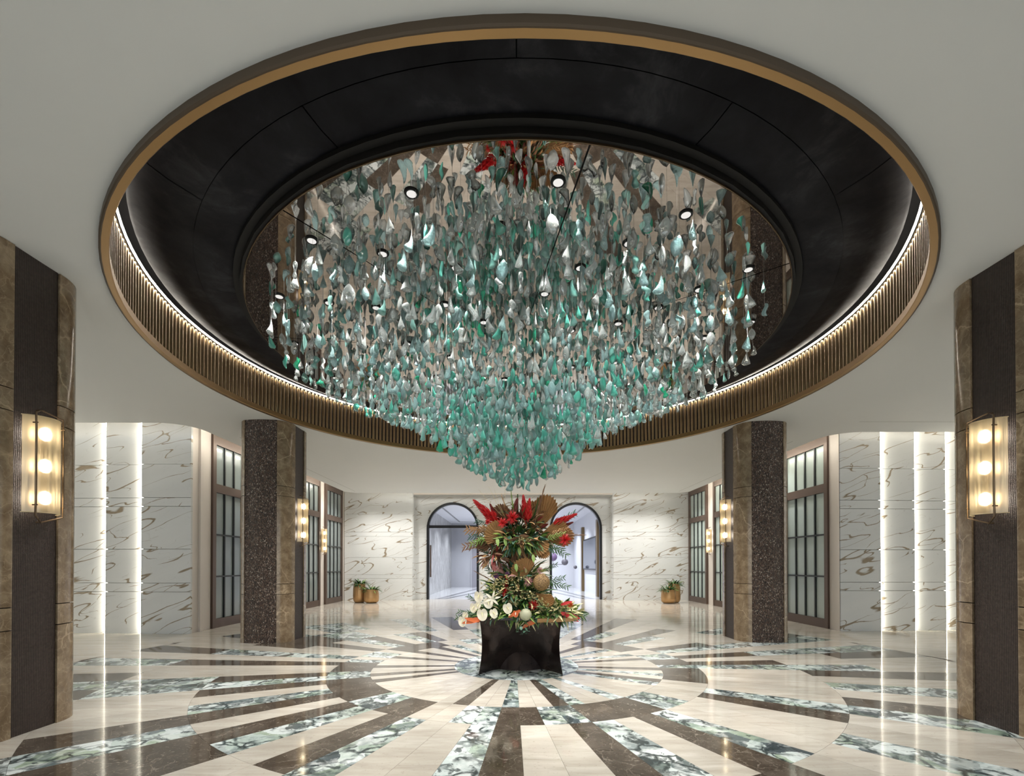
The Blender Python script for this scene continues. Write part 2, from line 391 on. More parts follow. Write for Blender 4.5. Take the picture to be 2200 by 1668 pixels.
# corridor floor beyond the arches: pale slabs with dark inlaid bands
cf = MB(); cf.add([(-6,19.2,0),(6,19.2,0),(6,31,0),(-6,31,0)], [(0,1,2,3)]); cf.build('corridor_paving', mat('pale corridor marble', (.56,.56,.57), .10), floor)
bd = MB()
for x0, x1 in ((-3.15,-2.0), (-2.9,-.9), (3.2,2.2), (2.9,1.2)):
    bd.add([(x0,19.3,.002),(x0+.22,19.3,.002),(x1+.22,28.5,.002),(x1,28.5,.002)], [(0,1,2,3)])
bd.build('inlaid_band', mat('grey inlaid marble', (.14,.14,.15), .12), floor)

# ---------------------------------------------------------------- ceiling with round opening
RC = 4.42; RCY = 6.635
ZC = 4.0
def ceiling():
    b = MB(); n = 96
    outer = []
    L_, R_ = -5.95, 6.30; yl, yr, yb = 8.62, 9.22, 17.1; rc = .55
    def arcpts(cx, cy, r, a0, a1, m=8): return [(cx+r*math.cos(a0+(a1-a0)*i/m), cy+r*math.sin(a0+(a1-a0)*i/m)) for i in range(m+1)]
    outer += [(-13,-5.5), (13,-5.5), (13,yr)]
    outer += [(R_+rc+rc*math.cos(-PI/2-(PI/2)*i/8), yr+rc+rc*math.sin(-PI/2-(PI/2)*i/8)) for i in range(9)]
    outer += [(R_,yb-.3), (R_-.3,yb), (L_+.3,yb), (L_,yb-.3)]
    outer += [(L_-rc+rc*math.cos(0-(PI/2)*i/8), yl+rc+rc*math.sin(0-(PI/2)*i/8)) for i in range(9)]
    outer += [(-13,yl)]
    hole = [(CX+RC*math.cos(2*PI*i/n), RCY+RC*math.sin(2*PI*i/n)) for i in range(n)]
    import bmesh
    bm = bmesh.new()
    vo = [bm.verts.new((*p, ZC)) for p in outer]; vh = [bm.verts.new((*p, ZC)) for p in hole]
    es = [bm.edges.new((vo[i], vo[(i+1)%len(vo)])) for i in range(len(vo))] + [bm.edges.new((vh[i], vh[(i+1)%n])) for i in range(n)]
    bmesh.ops.triangle_fill(bm, use_beauty=True, use_dissolve=False, edges=es)
    for f in bm.faces:
        if f.normal.z > 0: f.normal_flip()
    r = bmesh.ops.extrude_edge_only(bm, edges=es[:len(vo)])
    for v in r['geom']:
        if isinstance(v, bmesh.types.BMVert): v.co.z = ZC+.16
    me = bpy.data.meshes.new('ceiling'); bm.to_mesh(me); bm.free(); me.materials.append(M_ceil)
    o = bpy.data.objects.new('ceiling', me); COL.objects.link(o); tag(o, kind='structure')
    return o, outer
ceil, edge = ceiling()
# raised perimeter tray above the slot, and the LED runs lying on the ceiling's edge
tr = MB(); tr.box(-13, 8.2, 4.38, -5.4, 10.6, 4.45); tr.box(5.4, 8.2, 4.38, 13, 10.6, 4.45); tr.box(-8.2, 10.3, 4.38, -5.5, 18.9, 4.45); tr.box(5.9, 10.3, 4.38, 8.4, 18.9, 4.45); tr.box(-8.2, 16.7, 4.385, 8.4, 19.3, 4.455)
tr.build('upper_tray', M_cove, ceil)
def led_run(p0, p1, z, w=.03, m=None, nm='led_strip', parent=None):
    b = MB(); d = Vector((p1[0]-p0[0], p1[1]-p0[1], 0)); L = d.length; d.normalize(); n = Vector((-d.y, d.x, 0))*w/2
    P = [(p0[0]+n.x,p0[1]+n.y),(p0[0]-n.x,p0[1]-n.y),(p1[0]-n.x,p1[1]-n.y),(p1[0]+n.x,p1[1]+n.y)]
    b.prism(P, z, z+.015); return b.build(nm, m or M_led, parent or ceil)
led_run((-12.5,8.50), (-6.6,8.50), 4.165); led_run((12.5,9.10), (6.95,9.10), 4.165)
led_run((-6.10,9.5), (-6.10,16.8), 4.165); led_run((6.45,9.9), (6.45,16.8), 4.165); led_run((-5.6,17.0), (5.9,17.0), 4.165)
for p0, p1 in (((-5.95,9.2),(-6.5,8.64)), ((6.30,9.8),(6.85,9.24))): pass
# back-wall washing spots and added, unseen fill spots in the upper tray
ww = bpy.data.lights.new('washer_fill_spot', 'SPOT'); ww.energy = 170; ww.spot_size = math.radians(125); ww.spot_blend = .7; ww.shadow_soft_size = .04; ww.color = (1,.96,.90)
def tray_spot(x, y, tx=0, ty=0, e=None):
    o = bpy.data.objects.new('washer_fill_spot', ww); COL.objects.link(o); o.location = (x,y,4.34)
    o.rotation_euler = Vector((tx,ty,-1)).to_track_quat('-Z','Y').to_euler()
for x in (-5.4,-4.2,-2.9,-1.6,-.4,.8,2.0,3.2,4.4,5.6): tray_spot(x, 17.5, 0, -.12)
for y in (12.0, 14.2, 16.4): tray_spot(-6.25, y, .5, 0); tray_spot(6.6, y, -.5, 0)  # added fill spots, tilted inward to brighten floor and far ceiling
w2_ = ww.copy(); w2_.energy = 130; w2_.spot_size = math.radians(92)
for x in (7.3,8.5,9.7,10.9):  # added fill spots, aimed away from the marble to lift floor and ceiling
    for q in ((-x+.3, 8.85), (x, 9.35)):
        tray_spot(q[0], q[1], 0, -.72)
for o in [o for o in COL.objects if o.name.startswith('washer_fill_spot') and abs(o.location.x) > 6.9]: o.data = w2_
# fine shadow-gap lines in the plaster
gl = MB()
def gline(x0,y0,x1,y1,w=.012):
    d = Vector((x1-x0,y1-y0,0)).normalized(); n = Vector((-d.y,d.x,0))*w/2
    gl.add([(x0+n.x,y0+n.y,ZC-.002),(x1+n.x,y1+n.y,ZC-.002),(x1-n.x,y1-n.y,ZC-.002),(x0-n.x,y0-n.y,ZC-.002)], [(0,1,2,3)])
gline(6.3,8.55,12.5,8.6); gline(-5.55,9.6,-5.55,16.7); gline(5.9,9.9,5.9,16.7)
gl.build('access_panel_gap', mat('gap line', (.30,.29,.27), .8), ceil)

# bronze rim around the opening
rim = MB(); rim.lathe([(RC+.006,ZC+.02),(RC+.006,ZC-.045),(RC,ZC-.05),(RC-.050,ZC-.05),(RC-.055,ZC-.045),(RC-.055,ZC+.03)], 144, (CX,RCY,0))
tag(rim.build('trim_1', M_rim, smooth=30), kind='structure')
fs_ = MB(); fs_.lathe([(RC+.012,ZC+.01),(RC+.012,ZC-.044),(RC+.004,ZC-.052),(RC-.004,ZC-.052)], 144, (CX,RCY,0)); tag(fs_.build('trim_2', mat('shaded rim bronze', (.075,.052,.032), .5, .4), smooth=30), kind='structure')  # rim's outer face: its shade painted in as a darker bronze
# fluted cove ring: rods stand on the rim
cove = empty('fluted_cove', (CX,RCY,ZC), 'gilded fluted drum of upright rods lining the round ceiling opening', 'cove')
ZF = 4.62
bk = MB(); bk.lathe([(RC-.015,0),(RC-.015,ZF-ZC-.01)], 144); bk.lathe([(RC-.005,ZF-ZC-.01),(RC-.005,0)], 144); bk.build('backing', M_gap, cove, smooth=30)
N_FL = 352
fl = MB(); n = 5; r_ = .0275
for zz in (0.0, ZF-ZC): pass
prof = [(-r_*math.sin(PI*i/n-PI/2)*1.0, r_*math.cos(PI*i/n-PI/2)) for i in range(n+1)]
v = [(-p[1], p[0], 0.0) for p in prof] + [(-p[1], p[0], ZF-ZC) for p in prof]
fl.add(v, [(i, i+1, n+2+i, n+1+i) for i in range(n)] + [tuple(range(n+1, 2*n+2)), tuple(range(n,-1,-1))])
flute_me = fl.mesh('flute', M_flute, smooth=60)
rest = MB(); cnt = 0
for i in range(N_FL):
    a = 2*PI*(i+.5)/N_FL
    M = Matrix.Rotation(a, 4, 'Z') @ Matrix.Translation((RC-.017,0,0))
    x, y = math.cos(a), math.sin(a)
    vis = y > -.62
    if vis and cnt < 296:
        o = inst(flute_me, 'flute', cove, M); cnt += 1
    else:
        rest.add([M @ Vector(q) for q in v], [(k, k+1, n+2+k, n+1+k) for k in range(n)] + [tuple(range(n+1, 2*n+2)), tuple(range(n,-1,-1))])
tag(rest.build('flutes', M_flute, cove, smooth=60), kind='stuff')
ls = MB(); ls.lathe([(RC-.075,.626),(RC-.060,.626),(RC-.060,.642),(RC-.075,.642),(RC-.075,.626)], 144); ls.build('led_strip', M_ledr, cove)
lp = MB(); lp.lathe([(RC-.05,ZF-ZC+.002),(RC+.06,ZF-ZC+.003)], 144); lp.build('top_ledge', mat('ledge metal', (.6,.58,.55), .35, .7), cove)

# black dished ceiling: outer shell, two tiers of panels
shell = MB(); shell.lathe([(4.72,ZC+.005),(4.72,5.05),(3.2,5.05)], 96, (CX,RCY,0)); tag(shell.build('ceiling_recess', M_gap, smooth=30), kind='structure')
dish = empty('dished_ceiling', (CX,RCY,4.4), 'black polished two-tiered dish of curved panels around the mirror ceiling', 'ceiling dish')
def sector(prof, a0, a1, n, name, m, parent, th=.02):
    b = MB(); b.lathe(prof, n, (0,0,0), 0, a0, a1); b.lathe([(r, z+th) for r, z in reversed(prof)], n, (0,0,0), 0, a0, a1)
    return b.build(name, m, parent, smooth=30)
for k in range(8):
    a0 = PI/4*k + math.radians(22); g = .0012
    sector([(3.43,.085),(3.60,.075),(3.775,.095)], a0+g, a0+PI/4-g, 14, 'inner_panel', M_black, dish)
    sector([(3.779,.098),(4.02,.145),(4.24,.225),(4.27,.25),(4.262,.28)], a0+PI/8+g, a0+PI/8+PI/4-g, 14, 'outer_panel', M_black, dish)
up = MB(); up.lathe([(3.44,.10),(3.44,.05),(3.38,.05),(3.38,.3)], 96); up.build('shadow_gap', M_gap, dish)

# mirror ceiling
mir = empty('mirror_ceiling', (CX,RCY,4.385), 'round smoked mirror ceiling panel above the glass chandelier', 'mirror')
for k in range(8):
    a0 = PI/4*k + math.radians(8.5); b = MB(); m_ = 14; g = .0022
    P = [(0.004*math.cos(a0+PI/8), .004*math.sin(a0+PI/8))] + [(3.34*math.cos(a0+g+(PI/4-2*g)*i/m_), 3.34*math.sin(a0+g+(PI/4-2*g)*i/m_)) for i in range(m_+1)]
    b.prism(P, 0, .012); b.build('mirror_panel', M_mirror, mir)
ed = MB(); ed.lathe([(3.342,.0),(3.350,.0),(3.350,.05),(3.342,.05),(3.342,.0)], 96); ed.build('edge_band', M_bronze, mir)
bp_ = MB(); bp_.lathe([(0,.016),(3.38,.016),(3.38,.3)], 48); bp_.build('backing', M_gap, mir)

# downlights set in the mirror
dl_ring = MB(); dl_ring.lathe([(.034,.0),(.040,-.012),(.052,-.014),(.060,-.006),(.060,.0)], 20)
dl_cup = MB(); dl_cup.lathe([(.040,-.012),(.030,-.001),(.0,-.001)], 16)
dr_me = dl_ring.mesh('bezel', mat('black bezel', (.01,.01,.01), .35, .6), True); dc_me = dl_cup.mesh('lens', M_spot)
spot_d = bpy.data.lights.new('downlight_beam', 'SPOT'); spot_d.energy = DOWN_W; spot_d.spot_size = math.radians(98); spot_d.spot_blend = .6
spot_d.shadow_soft_size = .015; spot_d.color = (1,.965,.91)
dl = []
for r, n_, ph in ((3.0,16,.1), (2.5,13,.3), (2.02,10,.0), (1.5,8,.2), (.95,5,.5)):
    for k in range(n_): dl.append((r, 2*PI*k/n_ + ph))
RN = {3.0:'outermost', 2.5:'second', 2.02:'middle', 1.5:'fourth', .95:'innermost'}
ORD = ['first','second','third','fourth','fifth','sixth','seventh','eighth','ninth','tenth']
def half(a): return 'near' if math.sin(a) < 0 else 'far'
for r, a in dl:
    x, y = CX+r*math.cos(a), RCY+r*math.sin(a)
    mates = sorted(q*math.cos(b) for q, b in dl if q == r and half(b) == half(a)); n_ = mates.index(r*math.cos(a))
    o = empty('downlight', (x,y,4.385), 'small mirror-ceiling downlight, %s from the left on the %s side of the %s ring' % (ORD[n_], half(a), RN[r]), 'downlight', 'downlights in the mirror ceiling')
    inst(dr_me, 'bezel', o); inst(dc_me, 'lens', o)
    l = bpy.data.objects.new('downlight_beam', spot_d); COL.objects.link(l); l.location = (x,y,4.366)

# ---------------------------------------------------------------- glass chandelier
ch = empty('chandelier', (CX,RCY,4.385), 'huge cone shaped chandelier of hanging sea green and clear glass drops', 'chandelier')
PROF = [(0,2.45),(.3,2.52),(.7,2.76),(1.1,3.07),(1.5,3.34),(2.0,3.60),(2.6,3.86),(3.0,4.0),(3.3,4.1)]
def zb(r):
    for (r0,z0),(r1,z1) in zip(PROF, PROF[1:]):
        if r <= r1: return z0+(z1-z0)*(r-r0)/(r1-r0)
    return 4.12
def drop_shape(kind):
    w = .048; rows = []
    H = .155
    for i in range(8):
        t = i/7; z = -H*t
        if kind == 0: r = w*(.10+.9*math.sin(PI*min(1,t*.5+.0)**1.0)**1.5) if t < .98 else .004; cx = 0
        elif kind == 1: r = w*(.30+.45*abs(math.cos(PI*(t-.22)*1.5))); cx = .012*math.sin(2*PI*t)
        elif kind == 2: r = w*(.15+1.0*t**1.4); cx = .010*math.sin(PI*t*1.5)
        elif kind == 3: r = w*.62*math.sin(PI*(.1+.85*t)); cx = .020*math.sin(PI*t)
        elif kind == 4: r = w*(.95*math.sin(PI*(.06+.86*t))); cx = 0
        else: r = w*(.4*math.sin(PI*t)+.25); cx = .022*math.sin(2*PI*t+.5)
        if i == 0: r = .004
        if i == 7: r *= .55; z += .004
        rows.append((r, z, cx))
    return rows
def drop_mb(kind, n=8):
    b = MB(); rows = drop_shape(kind); v = []; f = []
    for r, z, cx in rows:
        for k in range(n):
            a = 2*PI*k/n; v.append((cx+r*math.cos(a), r*.55*math.sin(a), z))
    m = len(rows)
    for i in range(m-1):
        for k in range(n): f.append((i*n+k, (i+1)*n+k, (i+1)*n+(k+1)%n, i*n+(k+1)%n))
    f.append(tuple(range(n-1,-1,-1))[::-1]); f.append(tuple((m-1)*n+k for k in range(n))[::-1])
    b.add(v, f); return b
KINDS_D = [drop_mb(k) for k in range(6)]
rd = random.Random(11)
drops = []; wires = []
sp = .184; ny = int(3.2/sp)+1
for i in range(-ny, ny+1):
    for j in range(-ny, ny+1):
        x = i*sp + (j % 2)*sp/2 + rd.uniform(-.045,.045); y = j*sp*.93 + rd.uniform(-.045,.045); r = math.hypot(x, y)
        if r > 3.12: continue
        z = zb(r) + rd.uniform(-.05,.10) + .155; low = z
        shell_h = .36 + .75*max(0, 1-r/2.0)
        n_ = 2 + (rd.random() < .55) if r > 1.6 else 3 + int(3*max(0,1-r/1.7)+rd.random())
        z_top = 0
        for q in range(n_):
            if z > 4.33: break
            s = rd.uniform(.82,1.22) + (.12 if r < 1.0 else 0)
            if r > 2.0: pal = rd.choices([0,1,2,3,4],[54,27,4,13,2])[0]
            elif r > 1.3: pal = rd.choices([0,1,2,3,4],[38,27,13,19,3])[0]
            else: pal = rd.choices([0,1,2,3,4],[18,26,25,29,2])[0]
            drops.append((x, y, z-4.385, s, rd.uniform(0,2*PI), rd.uniform(-.22,.22), rd.choice([0,0,1,2,2,3,4,4,5]), pal))
            z_top = z; z += .155*s + rd.uniform(.02, .22 if r > 1.3 else .10)
        wires.append((x, y, low-4.385-.02))
# extra drops for the dense tip
for q in range(60):
    a = rd.uniform(0,2*PI); r = .62*math.sqrt(rd.random()); z = zb(r)+rd.uniform(.12,.9)
    drops.append((r*math.cos(a), r*math.sin(a), z-4.385, rd.uniform(.85,1.15), rd.uniform(0,2*PI), rd.uniform(-.2,.2), rd.choice([0,2,3,4,5]), rd.choice([1,2,2,3,3,3])))
def dmat(d): return Matrix.Translation((d[0],d[1],d[2])) @ Matrix.Rotation(d[4],4,'Z') @ Matrix.Rotation(d[5],4,'Y') @ Matrix.Scale(d[3],4)
near = sorted(range(len(drops)), key=lambda i: (drops[i][0]+CX)**2 + (drops[i][1]+RCY)**2 + (drops[i][2]+2.985)**2)
single = set(near[:298])
DM = {}
bulk = MB()
for i, d in enumerate(drops):
    if i in single:
        key = (d[6], d[7])
        if key not in DM: DM[key] = KINDS_D[d[6]].mesh('glass_drop', GLASS[d[7]], smooth=70)
        inst(DM[key], 'glass_drop', ch, dmat(d))
    else:
        k = KINDS_D[d[6]]; M = dmat(d); bulk.add([M @ Vector(p) for p in k.v], k.f, d[7])
tag(bulk.build('glass_drops', GLASS, ch, smooth=70), kind='stuff')
wb = MB()
for x, y, z in wires:
    r = .0009; wb.add([(x+r,y,0),(x-r,y+r,0),(x-r,y-r,0),(x+r,y,z),(x-r,y+r,z),(x-r,y-r,z)], [(0,1,4,3),(1,2,5,4),(2,0,3,5)])
tag(wb.build('wires', mat('steel wire', (.6,.58,.55), .3, .8), ch), kind='stuff')

# ---------------------------------------------------------------- columns
JOINTS = [0, .87, 1.055, 2.64, 2.82, ZC]
M_core = mat('column core', (.03,.02,.015), .7)
def arc_pts(p0, p1, bulge, n=6):
    p0, p1 = Vector(p0), Vector(p1); d = p1-p0; nrm = Vector((d.y, -d.x)).normalized()
    return [p0 + d*(i/n) + nrm*bulge*4*(i/n)*(1-i/n) for i in range(n+1)]
def flank(sx, sy):
    O = [(.288,-.512)] + [tuple(p) for p in arc_pts((.292,-.516),(.470,-.200),.052,8)] + [(.472,-.192)]
    I = [(.40,-.20),(.29,-.44)]
    P = [(x*sx, y*sy) for x, y in O+I]
    return P if sx*sy > 0 else P[::-1]
def make_column(x, y, label):
    c = empty('column', (x,y,0), label, 'column', None)
    b = MB(); b.prism([(-.26,-.48),(.26,-.48),(.42,-.18),(.42,.18),(.26,.48),(-.26,.48),(-.42,.18),(-.42,-.18)], 0, ZC-.001); b.build('core', M_core, c)
    for sx in (-1,1):
        for sy in (-1,1):
            for z0, z1 in zip(JOINTS, JOINTS[1:]):
                b = MB(); b.prism(flank(sx,sy), z0+(.004 if z0 else 0), z1-.004); b.build('stone_panel', M_stone, c, smooth=30)
        b = MB(); xs = (.40*sx, .455*sx); b.box(min(xs), -.188, .0, max(xs), .188, ZC-.001); b.build('fabric_panel', M_weave, c)
    for sy in (-1,1):
        O = arc_pts((-.284,-.508),(.284,-.508),.040,10); P = [(p[0], p[1]*sy) for p in O] + [(.284,-.44*sy),(-.284,-.44*sy)]
        if sy < 0: P = P[::-1]
        b = MB(); b.prism(P, 0, ZC-.001); b.build('mosaic_panel', M_mosaic, c, smooth=30)
    return c
COLS = [(-4.50,4.00,'brown marble and woven fabric column at the left edge, nearest the viewer'),
        (4.62,4.07,'brown marble and woven fabric column at the right edge, nearest the viewer'),
        (-4.50,8.96,'dark mosaic faced column standing before the doors left of the flowers'),
        (4.62,9.04,'dark mosaic faced column standing before the doors right of the flowers')]
for x, y, l in COLS: make_column(x, y, l)

# ---------------------------------------------------------------- sconces
def shade_m():
    m = bpy.data.materials.new('amber glass shade'); m.use_nodes = True; t = m.node_tree; t.nodes.clear(); N = t.nodes.new; L = t.links.new
    out = N('ShaderNodeOutputMaterial'); g = N('ShaderNodeBsdfRefraction'); g.inputs['Color'].default_value = (1,.90,.68,1)
    g.inputs['Roughness'].default_value = .62; g.inputs['IOR'].default_value = 1.25
    tl = N('ShaderNodeBsdfTranslucent'); tl.inputs[0].default_value = (.95,.76,.44,1)
    tr = N('ShaderNodeBsdfTransparent'); tr.inputs[0].default_value = (1,.85,.55,1)
    gl = N('ShaderNodeBsdfGlossy'); gl.inputs[1].default_value = .12
    tc = N('ShaderNodeTexCoord'); mp = N('ShaderNodeMapping'); mp.inputs['Scale'].default_value = (90,90,2.5); L(tc.outputs['Object'], mp.inputs[0])
    nz = N('ShaderNodeTexNoise'); nz.inputs['Scale'].default_value = 1.0; L(mp.outputs[0], nz.inputs[0])
    rp = N('ShaderNodeMapRange'); L(nz.outputs[0], rp.inputs[0]); rp.inputs[1].default_value = .3; rp.inputs[2].default_value = .7; rp.inputs[3].default_value = .10; rp.inputs[4].default_value = .35
    a = N('ShaderNodeMixShader'); L(rp.outputs[0], a.inputs[0]); L(g.outputs[0], a.inputs[1]); L(tl.outputs[0], a.inputs[2])
    b = N('ShaderNodeMixShader'); b.inputs[0].default_value = .03; L(a.outputs[0], b.inputs[1]); L(tr.outputs[0], b.inputs[2])
    c = N('ShaderNodeMixShader'); c.inputs[0].default_value = .07; L(b.outputs[0], c.inputs[1]); L(gl.outputs[0], c.inputs[2])
    L(c.outputs[0], out.inputs[0]); return m
M_shade = shade_m()
def make_sconce(label, sc=1.0):
    o = empty('wall_sconce', (0,0,0), label, 'wall lamp', 'amber glass wall sconces')   # faces +X
    b = MB(); b.box(.0,-.055,-.36,.014,.055,.36); b.box(.014,-.012,-.02,.03,.012,.02); b.build('backplate', M_bronze, o)
    sh = MB(); n = 14; R = .150; vs = []
    for ri, R_ in enumerate((R, R-.005)):
        for zz in (-.40,.40):
            for i in range(n+1):
                a = math.radians(-78+156*i/n); vs.append((.005+R_*math.cos(a)*1.05, R_*math.sin(a), zz))
    m = n+1
    f = [(i, i+1, m+i+1, m+i) for i in range(n)] + [(2*m+i+1, 2*m+i, 3*m+i, 3*m+i+1) for i in range(n)]
    sh.add([p for p in vs[:2*m]], f[:n]); sh.build('shade', M_shade, o, smooth=60)
    rm = MB(); 
    for zz in (-.40,.40): rm.tube([(.005+R*math.cos(math.radians(-80+160*i/16))*1.05, R*math.sin(math.radians(-80+160*i/16)), zz) for i in range(17)], .0035, 5)
    rm.build('shade_edge', mat('pale shade edge', (.75,.6,.35), .3), o)
    for z in (-.27,0,.27):
        bb = MB(); bb.lathe([(.001,-.050),(.016,-.042),(.024,-.02),(.026,0),(.024,.02),(.016,.042),(.001,.050)], 10, (.075,0,z)); bb.build('bulb', M_bulb, o, smooth=True)
    for s in (-1,1):
        y = .118*s
        fr = MB(); fr.tube([(.014,0,.475),(.05,0,.478),(.125,y,.425),(.128,y,.30),(.128,y,-.30),(.125,y,-.425),(.05,0,-.478),(.014,0,-.475)], .0075, 6); fr.build('rod_frame', M_bronze, o, smooth=60)
    for z in (-.34,.34):
        cl = MB(); cl.tube([(.14,-.118,z),(.10,-.118,z)], .006, 6); cl.tube([(.14,.118,z),(.10,.118,z)], .006, 6); cl.build('clip', M_bronze, o)
    return o
SZ = 2.235
spots = [(-4.045,4.00,SZ,0,'near left column facing the room'), (4.165,4.07,SZ,PI,'near right column facing the room'),
         (-4.045,8.96,SZ,0,'far left column, side facing the flowers'), (4.165,9.04,SZ,PI,'far right column, side facing the flowers'),
         (-4.955,8.96,SZ,PI,'far left column, side facing the tall doors'), (5.075,9.04,SZ,0,'far right column, side facing the tall doors'),
         (-6.60,16.40,SZ,0,'left plaster pier between the two rear doors'), (6.98,16.55,SZ,PI,'right plaster pier between the two rear doors')]
first = make_sconce('amber glass sconce on the '+spots[0][4])
index_children()
for i, (x, y, z, rz, l) in enumerate(spots):
    o = first if i == 0 else copy_tree(first)
    o.location = (x,y,z); o.rotation_euler = (0,0,rz); o['label'] = 'amber glass sconce on the ' + l

# ---------------------------------------------------------------- walls
def struct_wall(name, boxes, m):
    b = MB()
    for bx in boxes: b.box(*bx)
    return tag(b.build(name, m), kind='structure')
ZW = 4.40
# side walls (pale plaster with tall doors)
XL, XR = -6.62, 6.98
wl = struct_wall('wall_left', [(-6.85,10.2,0,XL,19.0,ZW)], M_pil)
wr = struct_wall('wall_right', [(XR,10.2,0,7.2,19.0,ZW)], M_pil)
def corner(x0, y0, x1, y1, sgn, parent):
    b = MB(); P = []
    n = 8
    for i in range(n+1):
        a = PI/2*i/n
        P.append((x0 + (x1-x0)*math.sin(a), y0 + (y1-y0)*(1-math.cos(a))))
    P += [(x1 - sgn*.35, y1), (x0 - sgn*.30, y1)]
    if sgn > 0: pass
    else: P = P[::-1]
    b.prism(P, 0, ZW); return b.build('rounded_corner', M_pil, parent, smooth=30)
corner(-6.53, 9.60, XL+.03, 10.33, 1, wl)
corner(6.93, 10.00, XR-.03, 10.33, -1, wr)
# camera-facing marble walls with vertical light slots
WJ = [0, .85, 1.03, 1.72, 2.59, 2.77, 3.45, ZW-.03]
def marble_front(name, x_edges, y, sgn):
    w = struct_wall(name, [(min(x_edges), y+.30, 0, max(x_edges), y+.4, ZW)], M_pil)
    nst = len(x_edges)-1
    for i in range(nst):
        a, b_ = x_edges[i], x_edges[i+1]
        lo, hi = min(a,b_), max(a,b_); yy = y + i*.055 - .06*0
        if sgn > 0: lo += 0    # inner side is towards larger x on the left wall
        # light slot on the outer side of this stack
        l0, h0 = lo, hi
        if i: l0, h0 = (lo, hi+.02) if sgn > 0 else (lo-.02, hi)
        for z0, z1 in zip(WJ, WJ[1:]):
            g = .004 if z0 in (.85,1.03,2.59,2.77) or z1 in (.85,1.03,2.59,2.77) else .0015
            b = MB(); b.box(l0, yy, z0+(g if z0 else 0), h0, yy+.05, z1-g); b.build('panel', M_wall, w)
        if i < nst-1 or True:
            if sgn > 0: xs = (lo-.045, lo)
            else: xs = (hi-.045, hi)
            b = MB(); b.box(*((lo-.006, yy+.004, .004, lo-.001, yy+.052, ZW-.05) if sgn > 0 else (hi+.001, yy+.004, .004, hi+.006, yy+.052, ZW-.05))); b.build('led_strip', M_ledv, w)
    return w
marble_front('wall_front_left', [-6.53,-7.54,-8.31,-9.08,-9.85,-10.6], 9.60, 1)
marble_front('wall_front_right', [6.95,7.81,8.58,9.29,10.0,10.8], 10.0, -1)
side = struct_wall('wall_far_left', [(-13.1,-5.5,0,-12.9,10,4.6)], M_pil); struct_wall('wall_far_right', [(12.9,-5.5,0,13.1,10.4,4.6)], M_pil)

# back wall: marble flanks and a recessed bay with two arches
YB, YN = 18.6, 19.1
BJ = [0, .86, 1.01, 1.69, 2.52, 2.69, 3.40, ZW-.02]
wb_ = struct_wall('wall_back', [(-6.7,YB+.035,0,-3.92,YB+.2,ZW), (4.0,YB+.035,0,7.1,YB+.2,ZW), (-6.7,YB+.2,0,-3.92,YN+.25,ZW), (4.0,YB+.2,0,7.1,YN+.25,ZW)], M_pil)
for x0, x1 in ((-6.60,-3.92), (4.0,6.96)):
    for z0, z1 in zip(BJ, BJ[1:]):
        b = MB(); b.box(x0, YB, z0+.003*(z0>0), x1, YB+.03, z1-.003); b.build('panel', M_wall, wb_)
for x in (-3.92, 4.0):     # returns of the bay
    for z0, z1 in zip(BJ, BJ[1:]):
        b = MB(); b.box(x-.03 if x > 0 else x, YB+.03, z0+.003*(z0>0), x if x > 0 else x+.03, YN, z1-.003); b.build('return_panel', M_wall, wb_)
ARCH = [(-2.39,1.05), (2.58,1.05)]; ZS = 2.87
nic = struct_wall('wall_niche', [(-3.92,YB+.05,4.17,4.0,YN+.2,ZW)], M_pil)
hd = MB(); hd.box(-3.89, YB+.02, 4.10, 3.97, YB+.06, 4.16); hd.build('header_trim', mat('grey header trim', (.20,.20,.19), .4, .3), nic)
def bound(z, cx, r, side):        # x of arch edge at height z
    if z <= ZS: return cx + side*r
    q = r*r-(z-ZS)**2
    return cx + side*(math.sqrt(q) if q > 0 else 0)
def arch_piece(z0, z1, fl, fr):
    zs = sorted(set([z0, z1] + [z for z in [ZS, ZS+1.0499] if z0 < z < z1] + [z0+(z1-z0)*i/10 for i in range(1,10)]))
    L = [(fl(z), z) for z in zs]; R = [(fr(z), z) for z in zs]
    P = L + R[::-1]; n = len(P); b = MB(); y0, y1 = YN, YN+.12; vs = [(p[0],y0,p[1]) for p in P] + [(p[0],y1,p[1]) for p in P]
    m = len(zs); f = []
    for i in range(m-1):
        j = n-1-i; f.append((i, j, j-1, i+1)); f.append((n+i, n+i+1, n+j-1, n+j))
        f.append((i, i+1, n+i+1, n+i)); f.append((j, n+j, n+j-1, j-1))
    f += [(0, n, 2*n-1, n-1), (m-1, m, n+m, n+m-1)]
    b.add(vs, f); b.build('panel', M_wall, nic)
A0, A1 = ARCH
for z0, z1 in zip([0,.86,1.01,1.69,2.52,2.69,3.40], [.857,1.007,1.687,2.517,2.687,3.397,4.17]):
    arch_piece(z0, z1, lambda z: -3.89, lambda z: bound(z, A0[0], A0[1], -1))
    arch_piece(z0, z1, lambda z: bound(z, A0[0], A0[1], 1), lambda z: .095)
    arch_piece(z0, z1, lambda z: .098, lambda z: bound(z, A1[0], A1[1], -1))
    arch_piece(z0, z1, lambda z: bound(z, A1[0], A1[1], 1), lambda z: 3.97)
